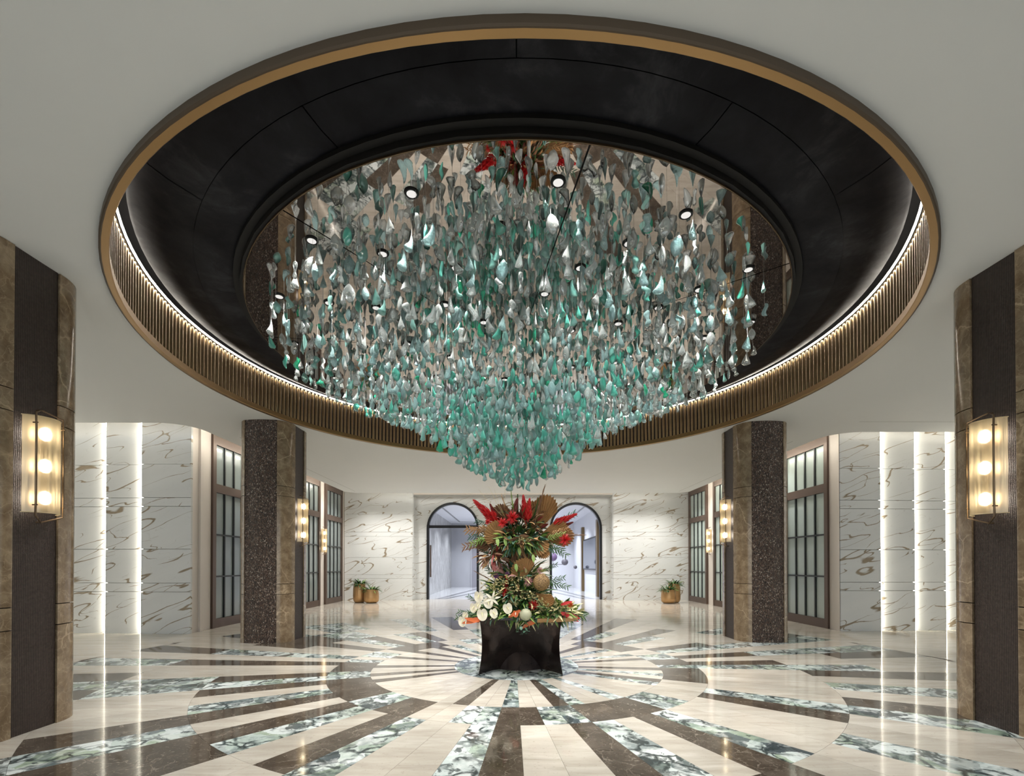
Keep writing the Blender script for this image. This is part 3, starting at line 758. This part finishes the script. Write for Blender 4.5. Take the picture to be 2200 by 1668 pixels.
def arch_frame(cx, r, label):
    o = empty('arch_frame', (cx,YN,0), label, 'door frame', 'black steel arched frames')
    def band(r0, r1, y0, y1):
        P = []
        path = [(-1,0)] + [(-math.cos(PI*i/28), math.sin(PI*i/28)) for i in range(29)] + [(1,0)]
        vs = []; f = []
        for i, (c, s) in enumerate(path):
            base = 0 if i in (0, len(path)-1) else ZS
            for rr in (r0, r1):
                for y in (y0, y1): vs.append((c*rr, y, base + (s*rr if base else 0)))
        for i in range(len(path)-1):
            a = i*4; c_ = a+4
            f += [(a,c_,c_+2,a+2), (a+1,a+3,c_+3,c_+1), (a,a+1,c_+1,c_), (a+2,c_+2,c_+3,a+3)]
        b = MB(); b.add(vs, f); return b
    band(r-.085, r+.005, -.05, .14).build('arch_band', M_archf, o, smooth=30)
    if cx < 0:
        t = MB(); t.box(-r+.08, .02, ZS+.02, r-.08, .09, ZS+.13); t.build('transom_bar', M_archf, o)
        h = MB(); h.box(-r+.10, .10, .9, -r+.16, .14, 2.2); h.build('pull_handle', M_brown, o)
    return o
arch_frame(*A0, 'black steel arch frame with a transom bar, left of the flowers')
arch_frame(*A1, 'black steel arch frame without transom, right of the flowers')

# corridor beyond the arches
M_grey = plaster('grey corridor wall', (.40,.40,.43)); M_wht = plaster('white corridor wall', (.66,.66,.70))
def streak():
    m = mat('streaked silver stone', (.4,.4,.4), .3); t = NT(m); v = t.coord((1,.8,.35)); w = t.warp(v, 3, .4)
    t.color(t.ramp(t.noise(w, 6, 8, .7), [(.3,(.20,.19,.185)), (.5,(.36,.355,.35)), (.7,(.60,.59,.59))])); return m
cw = struct_wall('wall_corridor_left', [(-3.95,19.35,0,-3.80,29.6,4.1)], streak())
struct_wall('wall_corridor_right', [(3.85,19.35,0,4.0,29.6,4.1)], M_wht)
struct_wall('wall_corridor_back_left', [(-4,29.6,0,-.6,29.8,4.1)], M_grey)
struct_wall('wall_corridor_back_right', [(-.6,29.6,0,4.1,29.8,4.1)], M_wht)
cc = struct_wall('ceiling_corridor', [(-4,19.3,4.0,4.1,29.8,4.1)], M_wht)
cg = MB()
for x0, y0, x1, y1 in ((-3.2,20.2,-3.12,28.6),(3.2,20.2,3.28,28.6),(-3.2,28.55,3.28,28.63),(-.9,20.2,-.82,28.6),(1.0,20.2,1.08,28.6)):
    cg.box(x0,y0,3.985,x1,y1,4.0)
cg.build('coffer_line', mat('coffer line', (.22,.22,.23), .5), cc)
cs_d = bpy.data.lights.new('corridor_fill', 'SPOT'); cs_d.energy = 430; cs_d.spot_size = math.radians(130); cs_d.spot_blend = .8; cs_d.shadow_soft_size = .05; cs_d.color = (.86,.92,1.0)
for x in (-2.4, 0.1, 2.5):  # added spots without fixtures, only to light the corridor
    for y in (21.0, 24.2, 27.4):
        ao = bpy.data.objects.new('corridor_fill', cs_d); COL.objects.link(ao); ao.location = (x,y,3.95)
pst = empty('doorway_frame', (3.85,24.5,0), 'bronze upright posts framing the dark screen beyond the right arch', 'frame')
for (x, y, w) in ((-.14,-3.9,.35), (-.14,.6,.35)):
    b = MB(); b.box(x, y, 0, -.002, y+w, 3.4); b.build('post', mat('bronze post', (.17,.115,.055), .35, .6), pst)
scr = empty('wall_screen', (3.85,23.0,1.3), 'dark glossy wall screen beyond the right arch', 'screen')
b = MB(); b.box(-.10,-1.9,-.15,-.002,1.9,1.40); b.build('bezel', M_archf, scr)
b = MB(); b.box(-.108,-1.82,-.08,-.101,1.82,1.33); b.build('glass', mat('dark screen glass', (.05,.06,.08), .05, 0, **{'Specular IOR Level': .9}), scr)
dd = empty('corridor_door', (-1.95,29.6,0), 'tall plain grey door in the far corridor wall', 'door')
b = MB(); b.box(-.55,-.05,0,.55,-.002,2.45, b=.01); b.build('door_leaf', plaster('grey door', (.26,.25,.28)), dd)
b = MB(); b.box(-.60,-.07,0,-.55,-.002,2.5); b.box(.55,-.07,0,.60,-.002,2.5); b.box(-.6,-.07,2.45,.6,-.002,2.5); b.build('door_frame', M_grey, dd)
b = MB(); b.tube([(.42,-.09,.9),(.42,-.09,1.2)], .012, 6); b.build('handle', M_bronze, dd)
sc_ = empty('sphere_sculpture', (1.9,25.5,0), 'purple and grey round globes on thin rods beyond the right arch', 'sculpture')
def w2(px, py, Y): return ((px-1100)/F*Y, Y, 1.40+(1214-py)/F*Y)
SM = [mat('violet globe', (.16,.10,.20), .5), mat('grey globe', (.13,.12,.14), .5)]
for i, (px, py, rr, c) in enumerate(((1152,1199,.20,0),(1188,1197,.23,0),(1213.5,1208,.18,1),(1236,1219,.10,1))):
    x, y, z = w2(px, py, 25.5); b = MB()
    b.lathe([(max(.002, rr*math.sin(PI*k/14)), -rr*math.cos(PI*k/14)) for k in range(15)], 20, (x-1.9, 0, z)); b.build('globe', SM[c], sc_, smooth=True)
x, y, z = w2(1213.5,1208,25.5)
b = MB(); b.tube([(-1.4,0,z-.17),(x-1.9,0,z-.12)], .02, 6); b.tube([(-1.0,.05,0),(-1.0,.05,z-.1)], .03, 8); b.tube([(w2(1188,0,25.5)[0]-1.9,0,z-.15),(w2(1188,0,25.5)[0]-1.9,0,w2(0,1197,25.5)[2])], .015, 6)
b.lathe([(.001,.03),(.30,.03),(.32,0)], 16, (-1.0,.05,0)); b.build('stand', SM[1], sc_)

# ---------------------------------------------------------------- tall glazed doors
def make_door(name, x, y0, w, face, pane):       # face +1: looks towards +X
    o = bpy.data.objects.new(name, None); COL.objects.link(o); o.location = (x, y0, 0); o.rotation_euler = (0,0,0); tag(o, kind='structure')
    s = face
    def bx(a, y_0, z0, b_, y_1, z1, nm, m):
        q = MB(); xs = sorted((a*s, b_*s)); q.box(xs[0], y_0, z0, xs[1], y_1, z1); return q.build(nm, m, o)
    H = 4.28; st = .115
    bx(.001, 0, 0, .075, st, H, 'stile', M_brown); bx(.001, w-st, 0, .075, w, H, 'stile', M_brown)
    for z0, z1 in ((0,.20),(3.01,3.20),(4.07,H)): bx(.001, st+.001, z0, .068, w-st-.001, z1, 'rail', M_brown)
    gw = (w-2*st)/4
    for i in range(1,4):
        yy = st+gw*i
        bx(.012, yy-.020, .201, .050, yy+.020, 3.009, 'mullion', M_mull); bx(.012, yy-.020, 3.201, .050, yy+.020, 4.069, 'mullion', M_mull)
    for z in (1.14, 2.07): bx(.012, st+.001, z-.018, .056, w-st-.001, z+.018, 'glazing_bar', M_mull)
    for i in range(4):
        ya, yb_ = st+gw*i+(.020 if i else 0)+.001, st+gw*(i+1)-(.020 if i < 3 else 0)-.001
        for z0, z1 in ((.202,1.121),(1.159,2.051),(2.089,3.008),(3.202,4.068)):
            bx(.012, ya, z0, .020, yb_, z1, 'pane', pane)
    return o
for i, y0 in enumerate((10.34, 12.44, 14.50, 16.63)): make_door('door_%d' % (i+1), XL, y0, 1.66, 1, M_pane2)
for i, y0 in enumerate((10.34, 12.50, 14.55, 16.80)): make_door('door_%d' % (i+5), XR, y0, 1.69, -1, M_pane)

# ---------------------------------------------------------------- planters
def leafmesh(L, w, curl, n=5, fold=.25):
    b = MB(); vs = []; f = []
    for i in range(n+1):
        t = i/n; ww = w*math.sin(PI*min(1, .12+.88*t))**.8 if i < n else .001; a = curl*t
        x = L*t*math.cos(a*.6); z = L*t*math.sin(-a*.6)
        vs += [(x, -ww, z+ww*fold), (x, 0, z), (x, ww, z+ww*fold)]
    for i in range(n):
        for k in (0,1): f.append((i*3+k, i*3+k+1, i*3+k+4, i*3+k+3))
    b.add(vs, f); return b
def leafcolor(name, a, b_, r=.45):
    m = mat(name, a, r); t = NT(m); v = t.coord(); t.color(t.mix(t.noise(v, 9, 4), a, b_)); return m
G1 = leafcolor('deep green leaf', (.016,.060,.014), (.055,.13,.03)); G2 = leafcolor('fresh green leaf', (.10,.20,.03), (.26,.36,.08))
G3 = leafcolor('blue green leaf', (.03,.10,.06), (.10,.20,.14)); TAN = leafcolor('dried palm', (.26,.13,.045), (.48,.28,.12), .6)
BRN = leafcolor('dried brown bark', (.14,.07,.035), (.30,.16,.09), .6); RED = leafcolor('scarlet bract', (.42,.008,.012), (.62,.03,.03), .4)
ORG = leafcolor('orange bract', (.48,.07,.015), (.62,.16,.04), .4); WHT = leafcolor('ivory spathe', (.74,.66,.50), (.82,.78,.66), .4)
PNK = leafcolor('pink petal', (.50,.22,.22), (.66,.38,.36), .5); PUR = leafcolor('purple flower', (.12,.03,.13), (.24,.09,.22), .5)
YEL = leafcolor('cream blossom', (.55,.48,.22), (.68,.62,.38), .5); WIN = leafcolor('wine leaf', (.12,.015,.015), (.25,.04,.03), .5)
rp = random.Random(5)
def put_leaf(mb, src, loc, az, el, roll=0, sc=1.0, mi=0):
    M = Matrix.Translation(loc) @ Matrix.Rotation(az,4,'Z') @ Matrix.Rotation(-el,4,'Y') @ Matrix.Rotation(roll,4,'X') @ Matrix.Scale(sc,4)
    mb.add([M @ Vector(p) for p in src.v], src.f, mi)
def make_pot(x, y, h, r, label):
    o = empty('planter', (x,y,0), label, 'potted plant', 'brass planters by the rear marble wall')
    b = MB(); b.lathe([(.001,0),(r*.62,0),(r*.82,.03),(r*.96,h*.16),(r,h*.38),(r*.97,h*.7),(r*.86,h),(r*.82,h),(r*.80,h-.05),(.001,h-.06)], 28); b.build('pot', M_pot, o, smooth=50)
    base = leafmesh(.34, .026, 1.1, 5); fol = MB(); tips = MB()
    for k in range(70):
        a = rp.uniform(0,2*PI); rr = r*.6*math.sqrt(rp.random()); el = rp.uniform(.35,1.45)
        put_leaf(tips if k % 9 == 0 else fol, base, (rr*math.cos(a), rr*math.sin(a), h-.06), a, el, rp.uniform(-.4,.4), rp.uniform(.7,1.15))
    tag(fol.build('foliage', G1, o), kind='stuff'); tag(tips.build('young_leaves', G2, o), kind='stuff'); return o
make_pot(-5.66,17.55,.70,.235, 'tall brass pot of green leaves at left rear wall'); make_pot(-5.17,17.38,.50,.275, 'low round brass pot of green leaves at left rear wall')
make_pot(6.03,17.60,.70,.235, 'tall brass pot of green leaves at right rear wall'); make_pot(5.70,17.22,.50,.265, 'low round brass pot of green leaves at right rear wall')

# ---------------------------------------------------------------- table
tab = empty('pedestal_table', (.11,6.38,0), 'dark bronze table with a curved sheet pedestal and thin oval top', 'table')
def sheet(y_sign, name):
    b = MB(); nx, nz = 28, 14; th = .04; vs = []; f = []
    for side_ in (0,1):
        for j in range(nz+1):
            t = j/nz; z = .70*t
            hw = .535 - .035*math.sin(PI*min(1,t*1.0)) - .015*t
            for i in range(nx+1):
                u = -1+2*i/nx
                sag = (.40*(1-t)**.8+.05)*(1-u*u)**.9
                dent = .035*math.exp(-((abs(u)-.80)/.10)**2-((t-.52)/.13)**2) - .02*math.exp(-((abs(u)-.62)/.12)**2-((t-.42)/.2)**2)
                y = -.36 + sag + dent + side_*th
                flare = .012*math.exp(-((1-abs(u))/.06)**2)
                vs.append((u*hw, (y-flare)*y_sign, z))
    m = (nx+1)*(nz+1)
    for j in range(nz):
        for i in range(nx):
            a = j*(nx+1)+i; q = (a, a+1, a+nx+2, a+nx+1); f.append(q); f.append(tuple(m+k for k in reversed(q)))
    for j in range(nz):
        a = j*(nx+1); f.append((a, a+nx+1, m+a+nx+1, m+a)); a += nx; f.append((a, m+a, m+a+nx+1, a+nx+1))
    for i in range(nx): f.append((i, m+i, m+i+1, i+1)); a = nz*(nx+1)+i; f.append((a, a+1, m+a+1, m+a))
    b.add(vs, f); return b.build(name, M_table, tab, smooth=60)
sheet(1, 'pedestal_sheet'); sheet(-1, 'pedestal_sheet')
tp = MB(); rt = random.Random(3); P = []
for i in range(56):
    a = 2*PI*i/56; w = 1+.025*math.sin(3*a+1)+.02*math.sin(5*a)+.01*math.sin(9*a+2)
    P.append((.0+ (.80 if math.cos(a) > 0 else .78)*w*math.cos(a), .46*w*math.sin(a)))
tp.prism(P, .702, .735); tp.build('tabletop', M_table, tab, smooth=40)

# ---------------------------------------------------------------- flower arrangement
fa = empty('flower_arrangement', (.11,6.38,.737), 'tall tropical flower arrangement with red ginger, anthuriums and dried palm leaves', 'flower arrangement')
FO = Vector((.11,6.38,.737))
def P3(px, py, Y=6.2): return Vector(w2(px, py, Y)) - FO
# vessels
vs_ = MB(); vs_.lathe([(.001,0),(.17,0),(.19,.06),(.16,.20),(.135,.36),(.14,.55),(.19,.78),(.24,.90),(.22,.91),(.12,.80),(.001,.75)], 28); vs_.build('woven_vase', BRN, fa, smooth=50)
def lookat(d, up=Vector((0,-1,0))):          # local +X along d, local +Z towards 'up' (the camera side)
    d = d.normalized(); u = (up - d*up.dot(d)).normalized(); w = u.cross(d)
    return Matrix(((d.x,w.x,u.x,0),(d.y,w.y,u.y,0),(d.z,w.z,u.z,0),(0,0,0,1)))
def place(src, base, tip, name, m, sc=None, smooth=True, up=Vector((0,-1,.25)), parent=None):
    d = tip-base; L = d.length
    R = Matrix.Translation(base) @ lookat(d, up) @ Matrix.Scale(L if sc is None else sc, 4)
    b = MB(); b.add([R @ Vector(p) for p in src.v], src.f); b.m = list(src.m) if len(src.m) == len(b.f) else b.m
    return b.build(name, m, parent or fa, smooth=smooth)
def spike(bracts=44, w=.30, r=random.Random(2)):     # ginger / heliconia head, unit length along +X
    b = MB(); lf = leafmesh(.30, .05, .6, 3, .5)
    b.tube([(0,0,0),(1,0,0)], .02, 6)
    for k in range(bracts):
        t = .22+.76*k/bracts; a = k*2.4; ln = (1.15-.75*t)
        M = Matrix.Translation((t-.08,0,0)) @ Matrix.Rotation(a,4,'X') @ Matrix.Rotation(-(1.05-.5*t),4,'Y') @ Matrix.Scale(ln*w/.16*.58,4)
        b.add([M @ Vector(p) for p in lf.v], lf.f)
    return b
def fan(n=11, spread=1.0, w=1.0):             # pleated dried palm leaf, unit height
    b = MB(); vs = [(0,0,0)]; f = []
    m = 2*n
    for ring, rr in enumerate((.25,.6,1.0)):
        for i in range(m+1):
            a = -spread/2+spread*i/m; q = rr*(1-.28*abs(a/(spread/2))**2) if rr == 1 else rr
            zz = (.035*rr if i % 2 else -.035*rr) + .06*rr*rr
            if rr == 1 and i % 2: q *= .93
            vs.append((q*math.cos(a), q*math.sin(a)*w, zz))
    for i in range(m): f.append((0, 1+i, 2+i))
    for ring in range(2):
        o0 = 1+ring*(m+1); o1 = o0+m+1
        for i in range(m): f.append((o0+i, o0+i+1, o1+i+1, o1+i))
    b.add(vs, f); return b
def plume(n=90, r=random.Random(4)):
    b = MB(); lf = leafmesh(.34, .006, 1.0, 3, 0)
    b.tube([(0,0,0),(1,0,.0)], .012, 5)
    for k in range(n):
        t = .2+.8*k/n
        M = Matrix.Translation((t-.05,0,0)) @ Matrix.Rotation(r.uniform(0,6.28),4,'X') @ Matrix.Rotation(-r.uniform(.2,.6),4,'Y') @ Matrix.Scale(1.1-.6*t,4)
        b.add([M @ Vector(p) for p in lf.v], lf.f)
    return b
def heart():          # anthurium spathe, unit size, faces +Z
    b = MB(); vs = [(0,0,-.05)]; n = 22; f = []
    for ring, q in enumerate((.5,1.0)):
        for i in range(n):
            a = 2*PI*i/n; rr = q*(.80 - .30*math.cos(a)**3*(1 if math.cos(a) < 0 else -1.0) ) 
            notch = -.33*math.exp(-((a-PI)/.30)**2)
            rr = q*(.86+.22*max(0,math.cos(a))**3+notch)
            vs.append((rr*math.cos(a), rr*math.sin(a)*.92, .10*q*q*math.sin(a*2)**2 + (.0 if q < 1 else .05)))
    for i in range(n):
        f.append((0, 1+i, 1+(i+1)%n)); f.append((1+i, 1+n+i, 1+n+(i+1)%n, 1+(i+1)%n))
    b.add(vs, f); return b
SPK, FAN, PLM, HRT = spike(), fan(), plume(), heart()
FANW = fan(14, 2.0); LEAF = leafmesh(1, .13, .5, 7, .25); LEAFT = leafmesh(1, .20, .3, 7, .2)
hub = P3(1112,1158,6.36)
def at(px, py, Y): return P3(px, py, Y)
# red gingers and heliconias
for (bx, by, Yb, tx, ty, Yt, m) in ((1078,1132,6.25,1016,1074,6.12,RED),(1075,1128,6.3,1052,1082,6.25,WIN),(1130,1128,6.25,1124,1063,6.25,RED),(1134,1125,6.15,1138,1070,6.1,RED),
        (1180,1132,6.3,1240,1104,6.2,RED),(1188,1140,6.35,1232,1122,6.3,WIN),(1082,1290,6.05,1088,1235,6.0,RED),(1095,1135,6.2,1112,1070,6.3,WIN)):
    place(SPK, at(bx,by,Yb), at(tx,ty,Yt), 'ginger_flower', m)
# spidery red pompons
def pompon(n=90, r=random.Random(8)):
    b = MB(); lf = leafmesh(1, .05, .5, 3, .3)
    for k in range(n):
        a = r.uniform(0,6.28); e = r.uniform(-.9,1.5)
        M = Matrix.Rotation(a,4,'Z') @ Matrix.Rotation(-e,4,'Y') @ Matrix.Scale(r.uniform(.75,1.05),4); b.add([M @ Vector(p) for p in lf.v], lf.f)
    return b
POM = pompon()
for px, py, Y, s, m, nm in ((1101,1112,6.0,.105,RED,'red_pompon'),(1080,1124,6.0,.085,RED,'red_pompon'),(1214,1160,6.1,.10,RED,'red_pompon'),(1146,1300,5.95,.085,RED,'red_pompon'),
        (1048,1122,6.1,.05,RED,'red_pompon'),(1135,1250,6.0,.075,PNK,'pink_protea'),(1090,1235,6.05,.05,PUR,'purple_flower'),(1066,1238,6.05,.055,PUR,'purple_flower'),(1066,1222,6.05,.05,PNK,'pink_protea'),(1160,1226,6.05,.055,PNK,'pink_protea'),(1225,1300,6.0,.06,ORG,'orange_flower')):
    place(POM, at(px,py,Y), at(px,py,Y)+Vector((.1,-.1,.3)), nm, m, sc=s)
# dried palm fans
for (bx, by, Yb, tx, ty, Yt, src, m) in ((1078,1160,6.15,1045,1128,6.0,FANW,TAN),(1158,1140,6.35,1180,1062,6.3,FAN,TAN),(1150,1135,6.4,1135,1075,6.4,FAN,TAN),(1085,1140,6.4,1072,1082,6.4,FAN,BRN),
        (1160,1150,6.3,1222,1132,6.2,FAN,TAN),(1130,1240,6.1,1114,1200,6.0,FANW,TAN),(1150,1170,6.2,1178,1200,6.1,FAN,TAN),(1165,1160,6.3,1235,1150,6.3,FAN,TAN),(1145,1160,6.2,1170,1192,6.1,FANW,TAN),
        (1150,1275,6.0,1190,1300,5.95,FAN,TAN),(1090,1170,6.3,1058,1200,6.2,FAN,BRN),(1062,1165,6.3,1020,1178,6.15,FAN,BRN),(1112,1170,6.2,1140,1215,6.15,FANW,BRN)):
    place(src, at(bx,by,Yb), at(tx,ty,Yt), 'dried_palm_leaf', m, smooth=False)
# ruffled brown bark bowl
rb = MB(); vs = []; f = []
for j in range(5):
    q = j/4
    for i in range(36):
        a = 2*PI*i/36; rr = .07+.15*q+.018*q*math.sin(5*a); vs.append((rr*math.cos(a)*1.15, rr*.7*math.sin(a), .085*q**.7+.035*q*math.sin(4*a+1)))
for j in range(4):
    for i in range(36): f.append((j*36+i, j*36+(i+1)%36, (j+1)*36+(i+1)%36, (j+1)*36+i))
rb.add(vs, f); rb.build('ruffled_bark_leaf', BRN, fa, smooth=60, loc=at(1118,1170,6.05))
# plumes and grasses
for (bx, by, tx, ty, m) in ((1148,1128,1170,1046,BRN),(1142,1130,1158,1070,G1),(1108,1130,1098,1058,G2),(1100,1130,1078,1066,TAN),(1190,1150,1256,1150,BRN),(1060,1165,1000,1182,TAN),(1062,1250,1020,1228,BRN),(1060,1255,1035,1245,YEL),(1055,1190,1040,1215,G3)):
    place(PLM, at(bx,by,6.25), at(tx,ty,6.2), 'grass_plume', m)
for tx, ty in ((1050,1045),(1028,1052),(1062,1052),(1085,1045)):
    g = MB(); g.tube([at(1090,1120,6.3), at((1090+tx)/2-3,(1120+ty)/2,6.25), at(tx,ty,6.2)], .0010, 4, rs=[.003,.002,.0008]); g.build('grass_blade', YEL, fa)
g = MB(); g.tube([at(1112,1130,6.3), at(1112,1095,6.3), at(1112,1062,6.3)], .012, 7, rs=[.012,.014,.008]); g.build('cattail', G1, fa, smooth=60)
# anthuriums: spathe with spadix
def anthurium(px, py, Y, s, m, tiltx, tilty):
    o = MB(); nrm = Vector((tiltx, -1, tilty)).normalized(); c = at(px,py,Y)
    dirv = Vector((.5*tiltx+.2, 0, -1)); R = Matrix.Translation(c) @ lookat(dirv, nrm) @ Matrix.Scale(s*1.12,4)
    b = MB(); b.add([R @ Vector(p) for p in HRT.v], HRT.f); ob = b.build('anthurium', m, fa, smooth=70)
    q = MB(); q.tube([R @ Vector((-.15,0,.03)), R @ Vector((.15,.03,.35)), R @ Vector((.45,.06,.55))], .01, 6, rs=[.007,.006,.003]); q.build('spadix', YEL if m is WHT else WHT, ob, smooth=60)
for a in ((1029,1281,5.98,.072,WHT,-.4,.5),(1049,1294,5.92,.070,WHT,-.1,.7),(1018,1305,5.95,.062,WHT,-.5,.5),(1028,1300,5.93,.045,WHT,-.5,.9),(1036,1319,5.88,.076,WHT,-.1,.3),(1060,1317,5.86,.062,WHT,.2,.9),(1090,1306,5.88,.068,WHT,.1,.6),
          (994,1334,5.9,.066,WHT,-.4,.2),(1000,1322,5.95,.05,WHT,-.5,.8),(1108,1318,5.8,.042,ORG,-.3,1.3)): anthurium(*a)
# lily
for k in range(6):
    a = k*PI/3+.3; c = at(1058,1287,5.92); place(LEAF, c, c+Vector((.10*math.cos(a),-.045,.10*math.sin(a))), 'lily_petal', WHT)
# red beak bracts low down
for (bx, by, tx, ty) in ((1035,1330,992,1338),(1030,1336,1000,1328),(1118,1312,1092,1326),(1145,1335,1120,1350),(1150,1338,1128,1344),(1205,1318,1248,1328),(1210,1325,1244,1334),(1205,1300,1228,1292)):
    place(LEAF, at(bx,by,5.9), at(tx,ty,5.82), 'heliconia_bract', RED if bx > 1200 else ORG)
# woven ball and pale globe
wbm = mat('woven rattan', (.30,.18,.07), .6); t_ = NT(wbm); vv = t_.coord(); vo_ = t_.voro(vv, 55, 'DISTANCE_TO_EDGE'); t_.color(t_.ramp(vo_.outputs['Distance'], [(0,(.08,.04,.015)),(.2,(.36,.22,.09)),(.5,(.46,.31,.14))])); t_.bump(vo_.outputs['Distance'], .8, .01)
b = MB(); rr = .108; b.lathe([(max(.002,rr*math.sin(PI*k/12)), -rr*math.cos(PI*k/12)) for k in range(13)], 22); b.build('rattan_ball', wbm, fa, smooth=True, loc=at(1163,1252,5.98))
b = MB(); rr = .075; b.lathe([(max(.002,rr*math.sin(PI*k/12)*(1+.04*(k%2))), -rr*math.cos(PI*k/12)) for k in range(13)], 18); b.build('pale_globe', leafcolor('pale gourd', (.36,.38,.24), (.52,.50,.36)), fa, smooth=True, loc=at(1129,1321,5.86))
# boat shaped tray of dried spathe at right
bt = MB(); vs = []; f = []
for i in range(13):
    t = i/12; w = .055*math.sin(PI*(.06+.94*t))**.7 if i < 12 else .003
    x = -.24+.50*t; z = .02+.025*t*t
    for k in range(5):
        a = PI*(k/4); vs.append((x, -math.cos(a)*w, z+.045-.05*math.sin(a)))
for i in range(12):
    for k in range(4): f.append((i*5+k, i*5+k+1, (i+1)*5+k+1, (i+1)*5+k))
bt.add(vs, f); bt.build('dried_spathe', TAN, fa, smooth=60, loc=at(1196,1341,5.85))
# eucalyptus trailing over the front edge
ev = MB(); cl = leafmesh(.055,.02,.3,3,.1)
for k in range(16): put_leaf(ev, cl, at(1116+k%5*4, 1345+k*1.3, 5.8), rp.uniform(0,6.28), rp.uniform(-.8,.4))
tag(ev.build('eucalyptus_leaves', G3, fa), kind='stuff')
# filler foliage and blossom
fo = MB(); lfs = [leafmesh(.17,.020,.6,4,.3), leafmesh(.13,.026,.4,4,.3), leafmesh(.22,.012,.9,4,.2)]
FILL = 2.2
def fill(n, cx, cz, rx, rz, ry, pal, seed, Y=6.2, up=.0, scl=1.0, inner=.35):
    r = random.Random(seed); c = at(cx,cz,Y)
    for k in range(int(n*FILL)):
        a = r.uniform(0,2*PI); q = inner+(1-inner)*r.random()**.7; e = math.asin(r.uniform(-1,1))
        d = Vector((math.cos(a)*math.cos(e), math.sin(a)*math.cos(e), math.sin(e)))
        p = c + Vector((d.x*rx*q, d.y*ry*q, d.z*rz*q))
        if p.z < .01: p.z = .01 + r.random()*.03
        dd_ = (d + Vector((0,-.2,up+r.uniform(-.2,.5)))).normalized()
        az = math.atan2(dd_.y, dd_.x); el = math.asin(max(-1,min(1,dd_.z)))
        put_leaf(fo, r.choice(lfs), p, az, el, r.uniform(-1.2,1.2), scl*r.uniform(.6,1.15), r.choice(pal))
PALM = [G1, G2, G3, TAN, YEL, BRN, PNK, WIN]
fill(420, 1118,1322, .60,.17,.34, [0,0,0,1,1,2,4], 1, 6.25, .2)
fill(160, 1190,1322, .34,.15,.30, [0,0,1,4,4,2], 12, 6.15, .25)
fill(420, 1110,1280, .36,.26,.30, [0,0,0,1,2,4,4,0], 2, 6.25, .2)
fill(160, 1115,1240, .30,.16,.26, [0,1,2,4,6,3], 3, 6.25, .4)
fill(330, 1115,1162, .34,.15,.32, [0,0,2,1,3,5], 4, 6.3, .0)
fill(190, 1120,1130, .30,.18,.28, [0,5,5,3,2,7], 5, 6.4, .5)
fill(60, 1060,1195, .14,.10,.2, [5,5,3,7,2], 6, 6.25, -.2)
tag(fo.build('foliage', PALM, fa), kind='stuff')
bl = MB(); fl_ = leafmesh(.028,.012,.3,2,.2); rb_ = random.Random(21)
for cx_, cy_, sx, sy in ((1085,1255,30,14),(1105,1290,12,30),(1140,1285,20,18),(1200,1318,30,14),(1060,1262,18,14),(1160,1300,16,16),(1125,1160,14,8),(1100,1325,40,8),(1210,1305,20,14)):
    for k in range(36):
        p = at(cx_+rb_.gauss(0,sx*.5), cy_+rb_.gauss(0,sy*.5), 5.93)
        for j in range(4): put_leaf(bl, fl_, p, rb_.uniform(0,6.28), rb_.uniform(-.5,1.2))
tag(bl.build('small_blossoms', YEL, fa), kind='stuff')
# leafy side sprays
def spray(n=8):
    b = MB(); b.tube([(0,0,0),(1,0,0)], .008, 5); lf = leafmesh(.27,.026,.7,4,.5); rs_ = random.Random(9)
    for k in range(n):
        for s in (-1,1):
            t = .25+.72*k/n; M = Matrix.Translation((t,0,0)) @ Matrix.Rotation(s*rs_.uniform(.45,1.0),4,'Z') @ Matrix.Rotation(rs_.uniform(-.5,.5),4,'X') @ Matrix.Scale(rs_.uniform(.7,1.1)*(1.0-.3*t),4); b.add([M @ Vector(p) for p in lf.v], lf.f)
    return b
SPR = spray()
for (bx,by,tx,ty,Y,m) in ((1165,1250,1225,1262,6.1,G1),(1165,1255,1215,1240,6.15,G1),(1160,1230,1198,1212,6.2,G1),(1160,1165,1222,1195,6.1,G1),(1155,1160,1212,1182,6.15,G1),(1150,1160,1190,1190,6.1,G3),(1165,1160,1215,1146,6.1,G2),
        (1070,1150,1008,1170,6.1,G2),(1075,1155,1025,1160,6.1,G2),(1065,1145,1005,1155,6.2,G3),(1065,1140,998,1136,6.2,TAN),(1065,1150,992,1178,6.15,BRN),(1190,1320,1225,1290,6.0,G1),(1190,1328,1262,1325,5.95,G1),(1030,1320,982,1315,6.0,G1),(1030,1325,978,1328,5.95,G1),
        (1035,1300,1003,1280,6.05,G1),(1180,1140,1238,1100,6.3,G3),(1070,1130,1020,1120,6.3,G3),(1075,1250,1040,1215,6.2,G3),(1200,1310,1230,1300,6.0,WIN),(1175,1150,1222,1135,6.15,TAN),(1070,1135,1000,1142,6.15,TAN)):
    place(SPR, at(bx,by,Y+.1), at(tx,ty,Y), 'leaf_spray', m)
for (px,py) in ((1115,1185),(1145,1200),(1108,1220),(1068,1165),(1085,1165),(1095,1160)):
    place(LEAFT, at(px,py-8,5.98), at(px+2,py+8,5.92), 'lily_bud', G2)
bpy.context.view_layer.update()
